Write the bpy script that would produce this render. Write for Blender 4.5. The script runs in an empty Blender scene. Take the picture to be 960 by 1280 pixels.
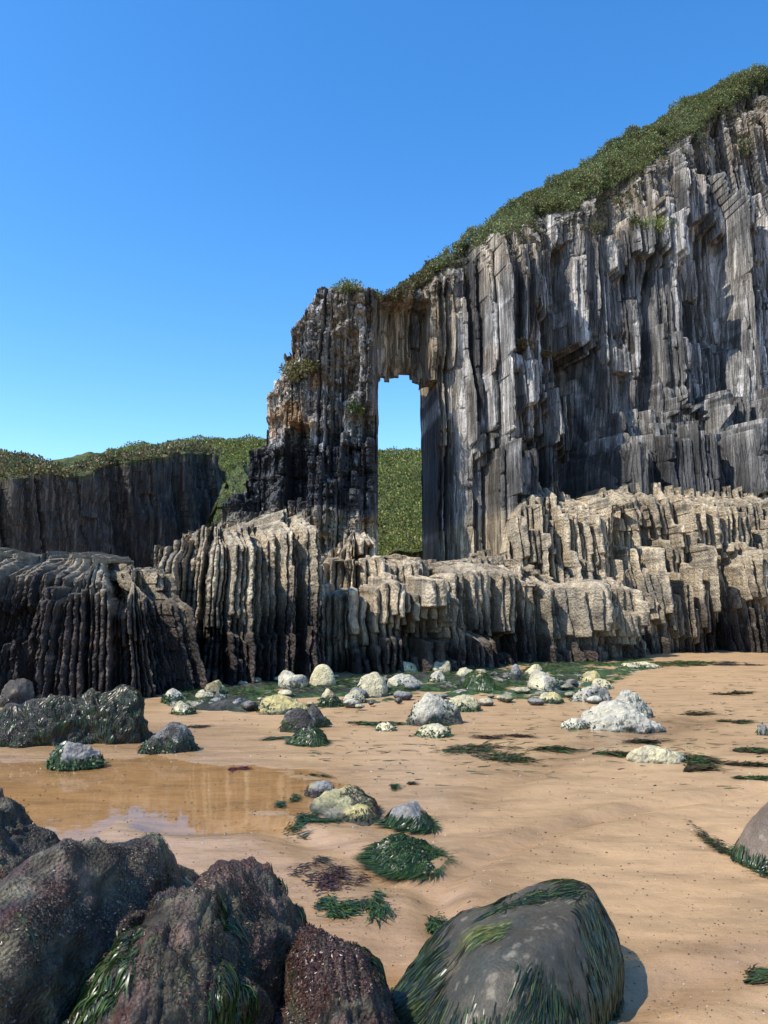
import bpy, bmesh, math, random
import numpy as np
from mathutils import Vector
from mathutils.bvhtree import BVHTree

S = bpy.context.scene
COL = S.collection
random.seed(7)
RNG = np.random.default_rng(7)

# ------------------------------------------------------------------ camera
F = 960.0
CZ = 1.7
PITCH = math.atan(105.0 / F)
cp, sp = math.cos(PITCH), math.sin(PITCH)
cd = bpy.data.cameras.new('camera')
cam = bpy.data.objects.new('camera', cd)
COL.objects.link(cam)
cam.location = (0, 0, CZ)
cam.rotation_euler = (math.pi / 2 + PITCH, 0, 0)
cd.sensor_fit = 'VERTICAL'
cd.sensor_height = 24
cd.sensor_width = 18
cd.lens = 24 * F / 1280
cd.clip_start = 0.05
cd.clip_end = 5000
S.camera = cam

def project(X, Y, Z):
    """world -> pixel of the 960x1280 photograph"""
    z = Z - CZ
    f = Y * cp + z * sp
    f = np.maximum(f, 1e-3)
    u = -Y * sp + z * cp
    return 480 + F * X / f, 640 - F * u / f

def at(px, py, Y):
    a = (px - 480) / F
    b = (640 - py) / F
    t = Y / (cp - b * sp)
    return a * t, Y, CZ + t * (sp + b * cp)

def ground(px, py, z=0.0):
    a = (px - 480) / F
    b = (640 - py) / F
    t = (z - CZ) / (sp + b * cp)
    return a * t, t * (cp - b * sp)

# ------------------------------------------------------------------ noise
def h3(ix, iy, iz, seed=0):
    x = (np.asarray(ix).astype(np.int64) * 374761393 + np.asarray(iy).astype(np.int64) * 668265263
         + np.asarray(iz).astype(np.int64) * 2147483647 + seed * 974634777) & 0xffffffff
    x = ((x ^ (x >> 13)) * 1274126177) & 0xffffffff
    x = ((x ^ (x >> 16)) * 2246822519) & 0xffffffff
    x = x ^ (x >> 15)
    return (x & 0xffffff) / float(0xffffff)

def vn(x, y, z, seed=0):
    """value noise, -1..1"""
    x, y, z = np.broadcast_arrays(np.asarray(x, float), np.asarray(y, float), np.asarray(z, float))
    ix, iy, iz = np.floor(x), np.floor(y), np.floor(z)
    fx, fy, fz = x - ix, y - iy, z - iz
    fx = fx * fx * (3 - 2 * fx); fy = fy * fy * (3 - 2 * fy); fz = fz * fz * (3 - 2 * fz)
    ix = ix.astype(np.int64); iy = iy.astype(np.int64); iz = iz.astype(np.int64)
    def c(a, b, d): return h3(ix + a, iy + b, iz + d, seed)
    x00 = c(0,0,0) * (1 - fx) + c(1,0,0) * fx
    x10 = c(0,1,0) * (1 - fx) + c(1,1,0) * fx
    x01 = c(0,0,1) * (1 - fx) + c(1,0,1) * fx
    x11 = c(0,1,1) * (1 - fx) + c(1,1,1) * fx
    y0 = x00 * (1 - fy) + x10 * fy
    y1 = x01 * (1 - fy) + x11 * fy
    return (y0 * (1 - fz) + y1 * fz) * 2 - 1

def fbm(x, y, z, f=1.0, o=4, seed=0, g=0.5):
    x, y, z = .80 * x + .36 * y - .48 * z, -.36 * x + .93 * y + .10 * z, .48 * x + .10 * y + .87 * z   # keep the lattice off the axes
    r = 0; a = 1.0; t = 0
    for k in range(o):
        r = r + a * vn(x * f + 17.3 * k, y * f - 9.1 * k, z * f + 4.7 * k, seed + k)
        t += a; a *= g; f *= 2.03
    return r / t

def ss(a, b, x):
    t = np.clip((x - a) / (b - a), 0, 1)
    return t * t * (3 - 2 * t)

def box(px, py, x0, x1, y0, y1, s=4, t=5):
    s = s * .45; t = t * .4
    return ss(x0 - s, x0 + s, px) * (1 - ss(x1 - s, x1 + s, px)) * ss(y0 - t, y0 + t, py) * (1 - ss(y1 - t, y1 + t, py))

def ell(px, py, cx, cy, rx, ry):
    return np.clip(1 - ((px - cx) / rx) ** 2 - ((py - cy) / ry) ** 2, 0, 1) ** 0.5

def interp(x, pts):
    p = np.array(pts, float)
    return np.interp(x, p[:, 0], p[:, 1])

def beds(u, z, w, jh, seed, jit=0.75):
    """vertical beds of irregular width, each broken by its own joints.
    returns bed id, block id, hashes and distance to bed edge (0..0.5) / joint edge"""
    q = u / w + jit * vn(u / w * 0.61, seed * 3.1, 0, seed)
    i = np.floor(q)
    f = q - i
    hb = h3(i, 0, 0, seed + 11)
    zz = (z + hb * 37) / (jh * (0.55 + 0.9 * h3(i, 1, 0, seed + 12)))
    zz = zz + 0.6 * vn(zz * 0.7, i, 0, seed + 5)
    j = np.floor(zz)
    g = zz - j
    hk = h3(i, j, 3, seed + 13)
    return i, j, hb, hk, np.minimum(f, 1 - f), np.minimum(g, 1 - g)

def facet(u, z, w, jh, seed, jit=0.75):
    """each bed's face is a plane turned its own way: returns slopes across and up the face, -0.5..0.5 times a hash"""
    q = u / w + jit * vn(u / w * 0.61, seed * 3.1, 0, seed)
    i = np.floor(q); f = q - i - .5
    hb = h3(i, 0, 0, seed + 11)
    zz = (z + hb * 37) / (jh * (0.55 + 0.9 * h3(i, 1, 0, seed + 12)))
    zz = zz + 0.6 * vn(zz * 0.7, i, 0, seed + 5)
    j = np.floor(zz); g = zz - j - .5
    return f * (h3(i, j // 2, 8, seed + 31) - .5) * 2, g * (h3(i, j, 9, seed + 32) - .5) * 2

# ------------------------------------------------------------------ mesh helpers
def mesh(name, V, Fc, col=None, smooth=False):
    V = np.asarray(V, np.float32); Fc = np.asarray(Fc, np.int32)
    me = bpy.data.meshes.new(name)
    k = Fc.shape[1]
    me.vertices.add(len(V)); me.vertices.foreach_set('co', V.ravel())
    me.loops.add(Fc.size); me.loops.foreach_set('vertex_index', Fc.ravel())
    me.polygons.add(len(Fc)); me.polygons.foreach_set('loop_start', np.arange(0, Fc.size, k, dtype=np.int32))
    me.polygons.foreach_set('loop_total', np.full(len(Fc), k, dtype=np.int32))
    me.update(calc_edges=True)
    me.polygons.foreach_set('use_smooth', np.full(len(Fc), smooth, dtype=bool))
    if col is not None:
        c = np.ones((len(V), 4), np.float32)
        c[:, :col.shape[1]] = col
        a = me.attributes.new('Col', 'FLOAT_COLOR', 'POINT')
        a.data.foreach_set('color', c.ravel())
    return me

def link(name, me, mat=None, parent=None, loc=None):
    o = bpy.data.objects.new(name, me)
    COL.objects.link(o)
    if mat and me: me.materials.append(mat)
    if parent: o.parent = parent
    if loc is not None: o.location = loc
    return o

def tag(o, label=None, cat=None, group=None, kind=None):
    if label: o['label'] = label
    if cat: o['category'] = cat
    if group: o['group'] = group
    if kind: o['kind'] = kind
    return o

def empty(name, loc):
    o = bpy.data.objects.new(name, None)
    COL.objects.link(o); o.location = loc
    o.empty_display_size = 0.2
    return o

# ------------------------------------------------------------------ materials
def nodes(name):
    m = bpy.data.materials.new(name); m.use_nodes = True
    nt = m.node_tree; nt.nodes.clear()
    out = nt.nodes.new('ShaderNodeOutputMaterial')
    return m, nt, out

def N(nt, t, **kw):
    n = nt.nodes.new(t)
    for k, v in kw.items():
        if k in n.inputs: n.inputs[k].default_value = v
        else: setattr(n, k, v)
    return n

def ramp(nt, src, stops):
    r = nt.nodes.new('ShaderNodeValToRGB')
    e = r.color_ramp.elements
    while len(e) < len(stops): e.new(0.5)
    for k, (p, c) in enumerate(stops):
        e[k].position = p
        e[k].color = (c, c, c, 1) if not hasattr(c, '__len__') else tuple(c) + (1,)
    nt.links.new(src, r.inputs[0])
    return r.outputs[0]

def noise(nt, vec, scale, detail=6, rough=0.6):
    n = N(nt, 'ShaderNodeTexNoise'); n.inputs['Scale'].default_value = scale
    n.inputs['Detail'].default_value = detail; n.inputs['Roughness'].default_value = rough
    nt.links.new(vec, n.inputs['Vector'])
    return n.outputs['Fac']

def mulc(nt, a, b, fac=1.0, mode='MULTIPLY'):
    m = nt.nodes.new('ShaderNodeMix'); m.data_type = 'RGBA'; m.blend_type = mode
    m.inputs[0].default_value = fac
    nt.links.new(a, m.inputs[6]); nt.links.new(b, m.inputs[7])
    return m.outputs[2]

def rock_mat(name, zs=(1, 1, .25), s=3.0, bump=0.05, fine=20.0, lo=0.55, hi=1.45, rdry=0.9, rwet=0.3, knob=0, knobd=.01, spec=.3, streak=0):
    """surface colour from the mesh's own colour, broken up by procedural mineral noise; alpha of the colour = wetness"""
    m, nt, out = nodes(name)
    tc = N(nt, 'ShaderNodeNewGeometry').outputs['Position']
    mp = N(nt, 'ShaderNodeMapping'); mp.inputs['Scale'].default_value = zs
    nt.links.new(tc, mp.inputs[0]); v = mp.outputs[0]
    at_ = N(nt, 'ShaderNodeAttribute', attribute_name='Col')
    n1 = noise(nt, v, s, 8, .65); n2 = noise(nt, tc, fine, 6, .7)
    c = mulc(nt, at_.outputs['Color'], ramp(nt, n1, [(0.3, lo), (0.5, 1.0), (0.72, hi)]))
    c = mulc(nt, c, ramp(nt, n2, [(0.3, .7), (0.5, 1.0), (0.7, 1.3)]))
    ms = None
    if streak:                                           # thin seams and fractures in the rock
        m2 = N(nt, 'ShaderNodeMapping'); m2.inputs['Scale'].default_value = (1, 1, .09); nt.links.new(tc, m2.inputs[0])
        wv = N(nt, 'ShaderNodeTexNoise'); wv.inputs['Scale'].default_value = 1.5; nt.links.new(tc, wv.inputs['Vector'])
        mm = N(nt, 'ShaderNodeVectorMath', operation='MULTIPLY_ADD'); mm.inputs[1].default_value = (.07, .07, .07)
        nt.links.new(wv.outputs['Color'], mm.inputs[0]); nt.links.new(m2.outputs[0], mm.inputs[2])
        vo2 = N(nt, 'ShaderNodeTexVoronoi', feature='DISTANCE_TO_EDGE'); vo2.inputs['Scale'].default_value = 6.5
        nt.links.new(mm.outputs[0], vo2.inputs['Vector'])
        ms = ramp(nt, vo2.outputs['Distance'], [(0.0, .0), (.07, 1.0)])
        vo3 = N(nt, 'ShaderNodeTexVoronoi', feature='DISTANCE_TO_EDGE'); vo3.inputs['Scale'].default_value = 2.6
        nt.links.new(tc, vo3.inputs['Vector'])
        c = mulc(nt, c, ramp(nt, vo2.outputs['Distance'], [(0.0, .45), (.06, 1.0)]), .85)
        vc = N(nt, 'ShaderNodeTexVoronoi'); vc.inputs['Scale'].default_value = 6.5; nt.links.new(mm.outputs[0], vc.inputs['Vector'])
        bw = N(nt, 'ShaderNodeRGBToBW'); nt.links.new(vc.outputs['Color'], bw.inputs[0])
        c = mulc(nt, c, ramp(nt, bw.outputs[0], [(.2, .62), (.8, 1.38)]), 1.0)
        n5 = noise(nt, tc, 34, 5, .75)
        c = mulc(nt, c, ramp(nt, n5, [(.32, .6), (.5, 1.0), (.68, 1.45)]))
    b = N(nt, 'ShaderNodeBsdfPrincipled')
    b.inputs['Specular IOR Level'].default_value = spec
    nt.links.new(c, b.inputs['Base Color'])
    mr = N(nt, 'ShaderNodeMapRange'); mr.inputs[3].default_value = rdry; mr.inputs[4].default_value = rwet
    nt.links.new(at_.outputs['Alpha'], mr.inputs[0]); nt.links.new(mr.outputs[0], b.inputs['Roughness'])
    add = N(nt, 'ShaderNodeMath', operation='MULTIPLY_ADD'); add.inputs[1].default_value = 0.35
    nt.links.new(n2, add.inputs[0]); nt.links.new(n1, add.inputs[2])
    src = add.outputs[0]
    if ms is not None:
        a3 = N(nt, 'ShaderNodeMath', operation='MULTIPLY_ADD'); a3.inputs[1].default_value = .35
        nt.links.new(ms, a3.inputs[0]); nt.links.new(src, a3.inputs[2]); src = a3.outputs[0]
        a4 = N(nt, 'ShaderNodeMath', operation='MULTIPLY_ADD'); a4.inputs[1].default_value = .35
        nt.links.new(n5, a4.inputs[0]); nt.links.new(src, a4.inputs[2]); src = a4.outputs[0]
    if knob:
        vo = N(nt, 'ShaderNodeTexVoronoi'); vo.inputs['Scale'].default_value = knob
        nt.links.new(tc, vo.inputs['Vector'])
        a2 = N(nt, 'ShaderNodeMath', operation='MULTIPLY_ADD'); a2.inputs[1].default_value = -knobd
        nt.links.new(vo.outputs['Distance'], a2.inputs[0]); nt.links.new(src, a2.inputs[2]); src = a2.outputs[0]
    bp = N(nt, 'ShaderNodeBump'); bp.inputs['Strength'].default_value = 1.0; bp.inputs['Distance'].default_value = bump
    nt.links.new(src, bp.inputs['Height']); nt.links.new(bp.outputs[0], b.inputs['Normal'])
    nt.links.new(b.outputs[0], out.inputs[0])
    return m

def leaf_mat(name, rough=0.6, trans=0.25, spec=.3):
    m, nt, out = nodes(name)
    at_ = N(nt, 'ShaderNodeAttribute', attribute_name='Col')
    b = N(nt, 'ShaderNodeBsdfPrincipled'); b.inputs['Roughness'].default_value = rough
    b.inputs['Specular IOR Level'].default_value = spec
    nt.links.new(at_.outputs['Color'], b.inputs['Base Color'])
    if trans:
        t = N(nt, 'ShaderNodeBsdfTranslucent'); nt.links.new(at_.outputs['Color'], t.inputs['Color'])
        mx = N(nt, 'ShaderNodeMixShader'); mx.inputs[0].default_value = trans
        nt.links.new(b.outputs[0], mx.inputs[1]); nt.links.new(t.outputs[0], mx.inputs[2])
        nt.links.new(mx.outputs[0], out.inputs[0])
    else:
        nt.links.new(b.outputs[0], out.inputs[0])
    return m

M_cliff = rock_mat('cliff rock', (1, 1, .22), 3.2, .10, 13, .42, 1.8, streak=1)
M_ridge = rock_mat('barnacled rock', (1, 1, .30), 4.5, .09, 16, .5, 1.6, knob=16, knobd=.35)
M_stone = rock_mat('beach boulder', (1, 1, 1), 4.0, .06, 22, .65, 1.35, knob=30, knobd=.25, rwet=.32)
M_near = rock_mat('wet foreground rock', (1, 1, 1), 11.0, .06, 60, .32, 2.1, knob=70, knobd=.4, rwet=.2, spec=.5)
M_smooth = rock_mat('smooth boulder rock', (1, 1, 1), 5.0, .010, 80, .7, 1.35, rdry=.5, rwet=.25)
M_hill = rock_mat('hill turf', (1, 1, 1), .35, .6, 2.0, .6, 1.4)
M_leaf = leaf_mat('scrub leaves')
M_weed = leaf_mat('wet seaweed', .34, .05, .4)

# ------------------------------------------------------------------ relief solids
def relief(name, path, z0, z1, ds, dz, lean, feat, inside, thick, colour, mat, parent=None, label_of=None, nback=5, backshift=None, rough=0.05, objs=None, drop=0.0):
    """A solid of real thickness: its front is a wall standing along `path` (plan x,y), pushed in and out by
    `feat`, its sides and top are carried back by `thick`."""
    P = np.array(path, float)
    seg = np.hypot(*(P[1:] - P[:-1]).T); L = np.r_[0, np.cumsum(seg)]
    ns = int(L[-1] / ds) + 1; nz = int((z1 - z0) / dz) + 1
    s = np.linspace(0, L[-1], ns); z = np.linspace(z0, z1, nz)
    X0 = np.interp(s, L, P[:, 0]); Y0 = np.interp(s, L, P[:, 1])
    # smooth the corners of the path
    k = max(3, int(0.5 / ds)) | 1
    ker = np.ones(k) / k
    pad = k // 2
    def sm(a):
        e = np.r_[a[0] - (a[1] - a[0]) * np.arange(pad, 0, -1), a, a[-1] + (a[-1] - a[-2]) * np.arange(1, pad + 1)]
        return np.convolve(e, ker, 'valid')
    X0 = sm(X0); Y0 = sm(Y0)
    tx, ty = np.gradient(X0), np.gradient(Y0); tl = np.hypot(tx, ty)
    nx, ny = ty / tl, -tx / tl                     # outward normal (towards the viewer)
    Sg, Zg = np.meshgrid(s, z, indexing='ij')
    Xn = np.repeat(X0[:, None], nz, 1); Yn = np.repeat(Y0[:, None], nz, 1)
    NX = nx[:, None]; NY = ny[:, None]
    px, py = project(Xn, Yn, Zg)
    ln = lean(Sg, Zg, px, py)
    Xl = Xn - NX * ln; Yl = Yn - NY * ln
    px, py = project(Xl, Yl, Zg)
    h, aux = feat(Sg, Zg, Xl, Yl, px, py)
    ok = inside(Sg, Zg, px, py, aux)
    X = Xl + NX * h; Y = Yl + NY * h; Z = Zg.copy()
    # rough jitter of the whole surface in all directions
    a = rough
    X = X + a * fbm(Xn, Yn, Zg, 3.1, 4, 71); Z = Z + a * fbm(Xn, Yn, Zg, 3.3, 4, 83)
    C = colour(Sg, Zg, X, Y, px, py, h, aux)
    T = thick(Sg, Zg, px, py) if callable(thick) else np.full(X.shape, float(thick))
    bx = backshift(px, py) if backshift is not None else 0.0
    lay = []
    for kk in range(nback + 1):
        t = kk / nback
        if kk == 0: lay.append((X, Y, Z)); continue
        j = (0.05 if backshift is not None else .16) * min(1, t * 4)
        lay.append((Xl + (X - Xl) * (1 - t) - NX * T * t + bx * t + j * fbm(X, Y + T * t, Z, 1.3, 4, 5),
                    Y * (1 - t) + (Yl - NY * T) * t,
                    Z - drop * T * t * ss(1, 3, Z) + j * fbm(X, Y + T * t, Z, 1.1, 4, 9)))
    cell = ok[:-1, :-1] & ok[1:, :-1] & ok[:-1, 1:] & ok[1:, 1:]
    lab = np.zeros(cell.shape, int) if label_of is None else label_of(px, py, Xl, Zg)[:-1, :-1]
    idx = np.arange(ns * nz).reshape(ns, nz)
    n = ns * nz
    res = []
    names = objs or [(name, parent)]
    for li, (nm, par) in enumerate(names):
        ce = cell & (lab == li)
        I, J = np.nonzero(ce)
        q = np.stack([idx[I, J], idx[I + 1, J], idx[I + 1, J + 1], idx[I, J + 1]], 1)
        faces = [q, q[:, ::-1] + nback * n]
        def rim(mask, a, b):
            if not len(a): return
            for kk in range(nback):
                faces.append(np.stack([a + kk * n, a + (kk + 1) * n, b + (kk + 1) * n, b + kk * n], 1))
        pc = np.pad(cell, 1); 
        def nb(di, dj): return ~pc[1 + di:pc.shape[0] - 1 + di, 1 + dj:pc.shape[1] - 1 + dj]
        for (di, dj, a, b) in (((-1), 0, (0, 0), (0, 1)), (1, 0, (1, 1), (1, 0)), (0, -1, (1, 0), (0, 0)), (0, 1, (0, 1), (1, 1))):
            e = ce & nb(di, dj)
            I, J = np.nonzero(e)
            rim(e, idx[I + a[0], J + a[1]], idx[I + b[0], J + b[1]])
        Fc = np.concatenate(faces)
        V = np.concatenate([np.stack([l.ravel() for l in ly], 1) for ly in lay])
        CC = np.concatenate([C.reshape(-1, 4)] * (nback + 1))
        used = np.unique(Fc); mp = np.zeros(len(V), np.int64); mp[used] = np.arange(len(used))
        me = mesh(nm, V[used], mp[Fc], CC[used])
        res.append(link(nm, me, mat, par))
    return res

def mixc(a, b, t):
    t = np.clip(t, 0, 1)[..., None]
    return a * (1 - t) + np.array(b) * t

# palette (base colours)
GREY = np.array([.165, .160, .152]); DARK = np.array([.045, .047, .052]); WARM = np.array([.38, .30, .20])
PALE = np.array([.52, .50, .47]); RUST = np.array([.27, .15, .07]); BUFF = np.array([.36, .295, .205])

# ---------------------------------------------------------------- the arch and the main cliff
SKY = [(270, 668), (284, 656), (288, 622), (312, 616), (316, 560), (328, 552), (336, 482), (338, 468), (352, 466), (356, 452), (368, 450),
       (373, 424), (386, 404), (402, 380), (412, 372), (430, 362), (458, 366), (480, 368), (498, 362), (520, 342), (560, 320), (600, 290), (640, 256),
       (700, 221), (760, 191), (800, 165), (850, 131), (900, 110), (960, 90), (1100, 54), (1300, 34), (1500, 64)]
VEG = [(270, 300), (400, 366), (412, 376), (440, 370), (480, 374), (500, 372), (560, 340), (620, 305), (680, 278), (720, 262), (790, 232), (840, 190), (880, 165),
       (930, 130), (960, 112), (1100, 80), (1300, 50)]
CLIFF_PATH = [(-6.5, 24.6), (-0.2, 24.3), (2, 24.5), (6, 25.4), (9, 26.6), (13, 27.8), (19, 28.2), (27, 28.2)]

def cl_lean(s, z, px, py):
    v = interp(px, VEG)
    zz = np.maximum(0, (v - py)) / F * 26
    k = 1.15 * ss(480, 520, px) + 0.3 * (1 - ss(480, 520, px))
    batter = 0.05 * np.maximum(0, z - 4)
    return zz * k + batter

def cl_feat(s, z, X, Y, px, py):
    bend = 0.004 * np.maximum(0, z - 7.5) ** 2 * (1 - ss(560, 720, px)) * ss(455, 500, px)
    fan = -0.02 * np.maximum(0, z - 8.0) ** 1.5 * (1 - ss(455, 480, px))
    far = 0.12 * np.maximum(0, z - 16) * ss(860, 900, px)
    u = s + bend + fan + far + 0.09 * fbm(s * .5, z * .16, 0, 1.0, 3, 3)
    i1, j1, a1, k1, e1, g1 = beds(u, z, 1.55, 9.0, 21)
    i2, j2, a2, k2, e2, g2 = beds(u, z, 0.50, 4.6, 22)
    i3, j3, a3, k3, e3, g3 = beds(u, z, 0.17, 2.2, 23)
    i4, j4, a4, k4, e4, g4 = beds(u, z, 0.085, 3.0, 24)
    pil = 1 - ss(462, 478, px)
    fa, fz = facet(u, z, 1.55, 9.0, 21); fb, fy = facet(u, z, .50, 4.6, 22)
    h = (a1 - .5) * 1.0 + (k1 - .5) * .4 + fa * 1.1 + fz * .2 + fb * .45 + fy * .10
    fine = .25 + 1.1 * (h3(i2, 7, 0, 77) > .42)          # some beds are massive, others finely split
    h = h + (a2 - .5) * .55 + (k2 - .5) * .22 + fine * ((a3 - .5) * .30 + (k3 - .5) * .10 + (a4 - .5) * .13)
    # blocky, masonry-like jointing of the pillar
    bi, bj, ba, bk, be, bg = beds(u + .1, z + .15 * fbm(s, z, 0, .8, 2, 8), .70, 1.7, 31)
    ci, cj, ca, ck, ce, cg = beds(u, z, .26, .95, 32)
    tilt = .22 * ((ba - .5) * (z * 3 - np.floor(z * 3)))
    hq = fbm(X * 1.1 + .4 * z, Y, z * .9 - .3 * X, 1.2, 4, 43); hq2 = fbm(X - .5 * z, Y, z * 1.1, 2.6, 3, 45)
    hp = (ba - .5) * .34 + (bk - .5) * .50 + (ck - .5) * .22 - .07 * np.exp(-(bg / .05) ** 2) - .05 * np.exp(-(cg / .07) ** 2) + .5 * np.round(hq * 5) / 5 + .24 * np.round(hq2 * 5) / 5 + tilt
    h = h * (1 - pil) + (hp + (a3 - .5) * .05) * pil
    groove = .30 * np.exp(-(e2 / .055) ** 2) * (.3 + a2) + fine * .10 * np.exp(-(e3 / .12) ** 2) + .40 * np.exp(-(e1 / .022) ** 2)
    groove = groove + .16 * np.exp(-(g2 / .014) ** 2) + .07 * np.exp(-(g3 / .03) ** 2)
    h = h - groove * (1 - .45 * pil)
    # large forms, positions read along the wall; edges follow the beds
    qx = px + (a2 - .5) * 8
    qy = py + (a2 - .5) * 26 + (a3 - .5) * 16 + (a1 - .5) * 10
    B = lambda x0, x1, y0, y1, s_=3, t=4: box(qx, qy, x0, x1, y0, y1, s_, t)
    m = 0
    m = m - 3.4 * B(708, 752, 430, 640, 14) - 0.9 * B(702, 722, 300, 440, 4)
    m = m - 0.8 * B(842, 905, 285, 440, 5, 10) + 1.1 * B(905, 1020, 268, 640, 7) + .5 * B(930, 1100, 380, 640)
    m = m + 1.6 * B(752, 885, 560, 700) + .9 * B(760, 860, 524, 560) + 1.5 * B(858, 945, 515, 640) + 1.9 * B(885, 1100, 572, 700)
    m = m + .55 * B(588, 708, 300, 560) + .35 * B(600, 660, 330, 470) + .45 * B(628, 672, 470, 520)
    m = m + 1.0 * B(612, 646, 572, 700) - 1.2 * B(646, 674, 572, 622) + .9 * B(674, 708, 490, 640)
    m = m - .7 * B(745, 850, 150, 282, 5, 8) - .9 * B(870, 1100, 60, 230, 6, 12) + .5 * B(760, 850, 282, 330)
    m = m - .5 * B(655, 684, 380, 500) - .6 * B(800, 812, 290, 520) + .4 * B(812, 842, 430, 530)
    m = m + .6 * B(1000, 1050, 200, 600) - 1 * B(1080, 1110, 200, 600)
    # gentle left-turning face above the arch opening's right jamb
    m = m - .5 * (1 - ss(553, 600, px)) * ss(476, 490, px) * ss(430, 460, py)
    # lintel recess
    m = m + 1.0 * pil * ss(300, 400, px)
    m = m - 1.2 * box(px + (a2 - .5) * 10, py, 471, 536, 372, 520, 5, 12) - .5 * box(px, py, 436, 452, 425, 500, 4, 8)
    # pillar forms
    m = m + .55 * B(240, 474, 556, 720, 4, 4) - .9 * B(368, 398, 560, 648) + .5 * B(398, 428, 600, 720) + .4 * B(430, 455, 590, 720)
    m = m - .5 * B(330, 372, 440, 475, 5, 6) * 1.6 + .2 * B(385, 432, 470, 556) + .35 * B(280, 318, 618, 720)
    m = m - .6 * (1 - ss(300, 345, px)) * (py < 556)
    rag = ss(0, 70, interp(px, VEG) + 60 - py) * ss(500, 540, px)     # broken plates under the turf
    hb = fbm(X + .6 * z, Y, z * 1.2, 1.5, 4, 41)
    h = h * (1 - .35 * rag) + rag * (.55 * np.round(hb * 5) / 5)
    h = h + m + .40 * fbm(X, Y, z, .30, 3, 51) + .03 * fbm(X, Y, z * .5, 2.2, 4, 52) + .035 * fbm(X, Y, z, 7, 3, 53)
    v = interp(px, VEG)
    soft = ss(-5, 25, v - py)
    h = h * (1 - soft) + soft * (.35 * fbm(X, Y, z, .9, 4, 60))
    return h, dict(a1=a1, a2=a2, a3=a3, k1=k1, k2=k2, k3=k3, a4=a4, ba=ba, bk=bk, ck=ck, pil=pil, qx=qx, qy=qy, e2=e2)

def opening_top(px, a):
    return 455 + np.round((a - .5) * 3) / 3 * 14

def cl_inside(s, z, px, py, A):
    top = interp(px, SKY) + (A['ck'] - .5) * 9 * A['pil'] + (A['a3'] - .5) * 3
    ok = py > top
    left = 473 + (A['ck'] - .5) * 2.0
    right = 553 + .02 * np.maximum(0, py - 470)
    hole = (px > left) & (px < right) & (py > opening_top(px, A['a3'] * .6 + A['k3'] * .4))
    hole &= ~((px > 534) & (py < 466))
    return ok & ~hole

def cl_thick(s, z, px, py):
    lint = box(px, py, 474, 548, 200, 560, 6, 12)
    return 4.2 - 2.4 * lint + 4 * ss(560, 700, px)

def cl_back(px, py):
    return .12 * box(px, py, 535, 640, 440, 900, 12, 10)

def cl_col(s, z, X, Y, px, py, h, A):
    n = fbm(X, Y, z * .35, .8, 4, 101); n2 = fbm(X * 1.5, Y, z * .2, 2.5, 4, 102); n3 = fbm(X, Y, z, .45, 3, 103)
    c = GREY * (0.50 + .60 * A['a2'] * .6 + .60 * A['k3'] * (1 - .3 * A['pil']) + .35 * A['k2'])[..., None]
    c = c * (.50 + .75 * A['a4'])[..., None]
    c = mixc(c, [.58, .56, .53], .75 * ss(.80, .9, A['a4']) * ss(-.2, .3, n2) * (1 - .5 * A['pil'])); c = mixc(c, DARK, .7 * ss(.22, .12, A['a4']))
    c = c * (1 + .55 * fbm(X, Y, z * .7, .28, 3, 109) + .35 * fbm(X, Y, z, .9, 3, 110))[..., None]
    c = mixc(c, [.25, .20, .14], .40 * ss(.12, .5, fbm(X, Y, z * .6, .5, 4, 111)) * (1 - A['pil']))
    c = mixc(c, PALE, ss(.52, .9, A['k2'] * .4 + A['k3'] * .3 + .5 * (n2 * .5 + .5)) * .8)
    # warm stained zone above and right of the opening, upper pillar
    warm = ss(600, 540, px) * ss(300, 340, py) * ss(475, 490, px) + .8 * ss(380, 350, px) * 0 + .55 * A['pil'] * ss(560, 520, py) + .7 * ss(70, 10, np.abs(py - interp(px, VEG) - 20))
    warm = warm * ss(.25, .75, .5 + .5 * n3 + .5 * (A['k2'] - .5)) 
    c = mixc(c, WARM, warm * .8)
    c = mixc(c, RUST, .75 * ss(.25, .6, n3 + .5 * (A['bk'] - .5)) * (A['pil'] * ss(560, 500, py) + .5 * box(px, py, 595, 690, 440, 520, 10, 10) + .5 * box(px, py, 925, 1000, 390, 500, 10, 20)))
    # ochre band on the pillar's left shoulder
    c = mixc(c, [.40, .25, .12], .8 * box(px, py + 8 * n, 322, 400, 512, 545, 8, 6) * ss(-.3, .3, n2))
    # black splash zone
    bl = ss(545, 575, py + 14 * n) * (1 - ss(640, 668, py + 14 * n))
    c = mixc(c, DARK * .8, bl * (.93 * A['pil'] + .72 * (1 - A['pil']) * (1 - .7 * box(px, py, 568, 612, 400, 700, 8, 20))))
    c = mixc(c, BUFF * .9, ss(640, 668, py + 20 * n))
    c = mixc(c, DARK, .75 * box(px, py, 540, 557, 474, 720, 3, 6))  # shade of the inner jamb, painted into the colour as a dark strip
    # dark streaks and white lichen / guano
    c = mixc(c, DARK, .7 * ss(.25, .6, n2) * (1 - A['pil'] * .5) * ss(560, 620, px))
    c = mixc(c, [.60, .60, .60], .65 * ss(.35, .65, fbm(X, Y, z * .3, 3.6, 4, 107) + .12) * ss(.0, .4, fbm(X, Y, z, .5, 2, 108) + .15) * ss(330, 400, py))
    c = mixc(c, [.7, .69, .66], box(px, py, 335, 388, 462, 474, 3, 3))
    # turf
    v = interp(px, VEG)
    c = mixc(c, [.055, .062, .03], ss(2, 14, v - py))
    out = np.ones(c.shape[:2] + (4,)); out[..., :3] = c; out[..., 3] = .15 + .4 * bl
    return out

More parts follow.
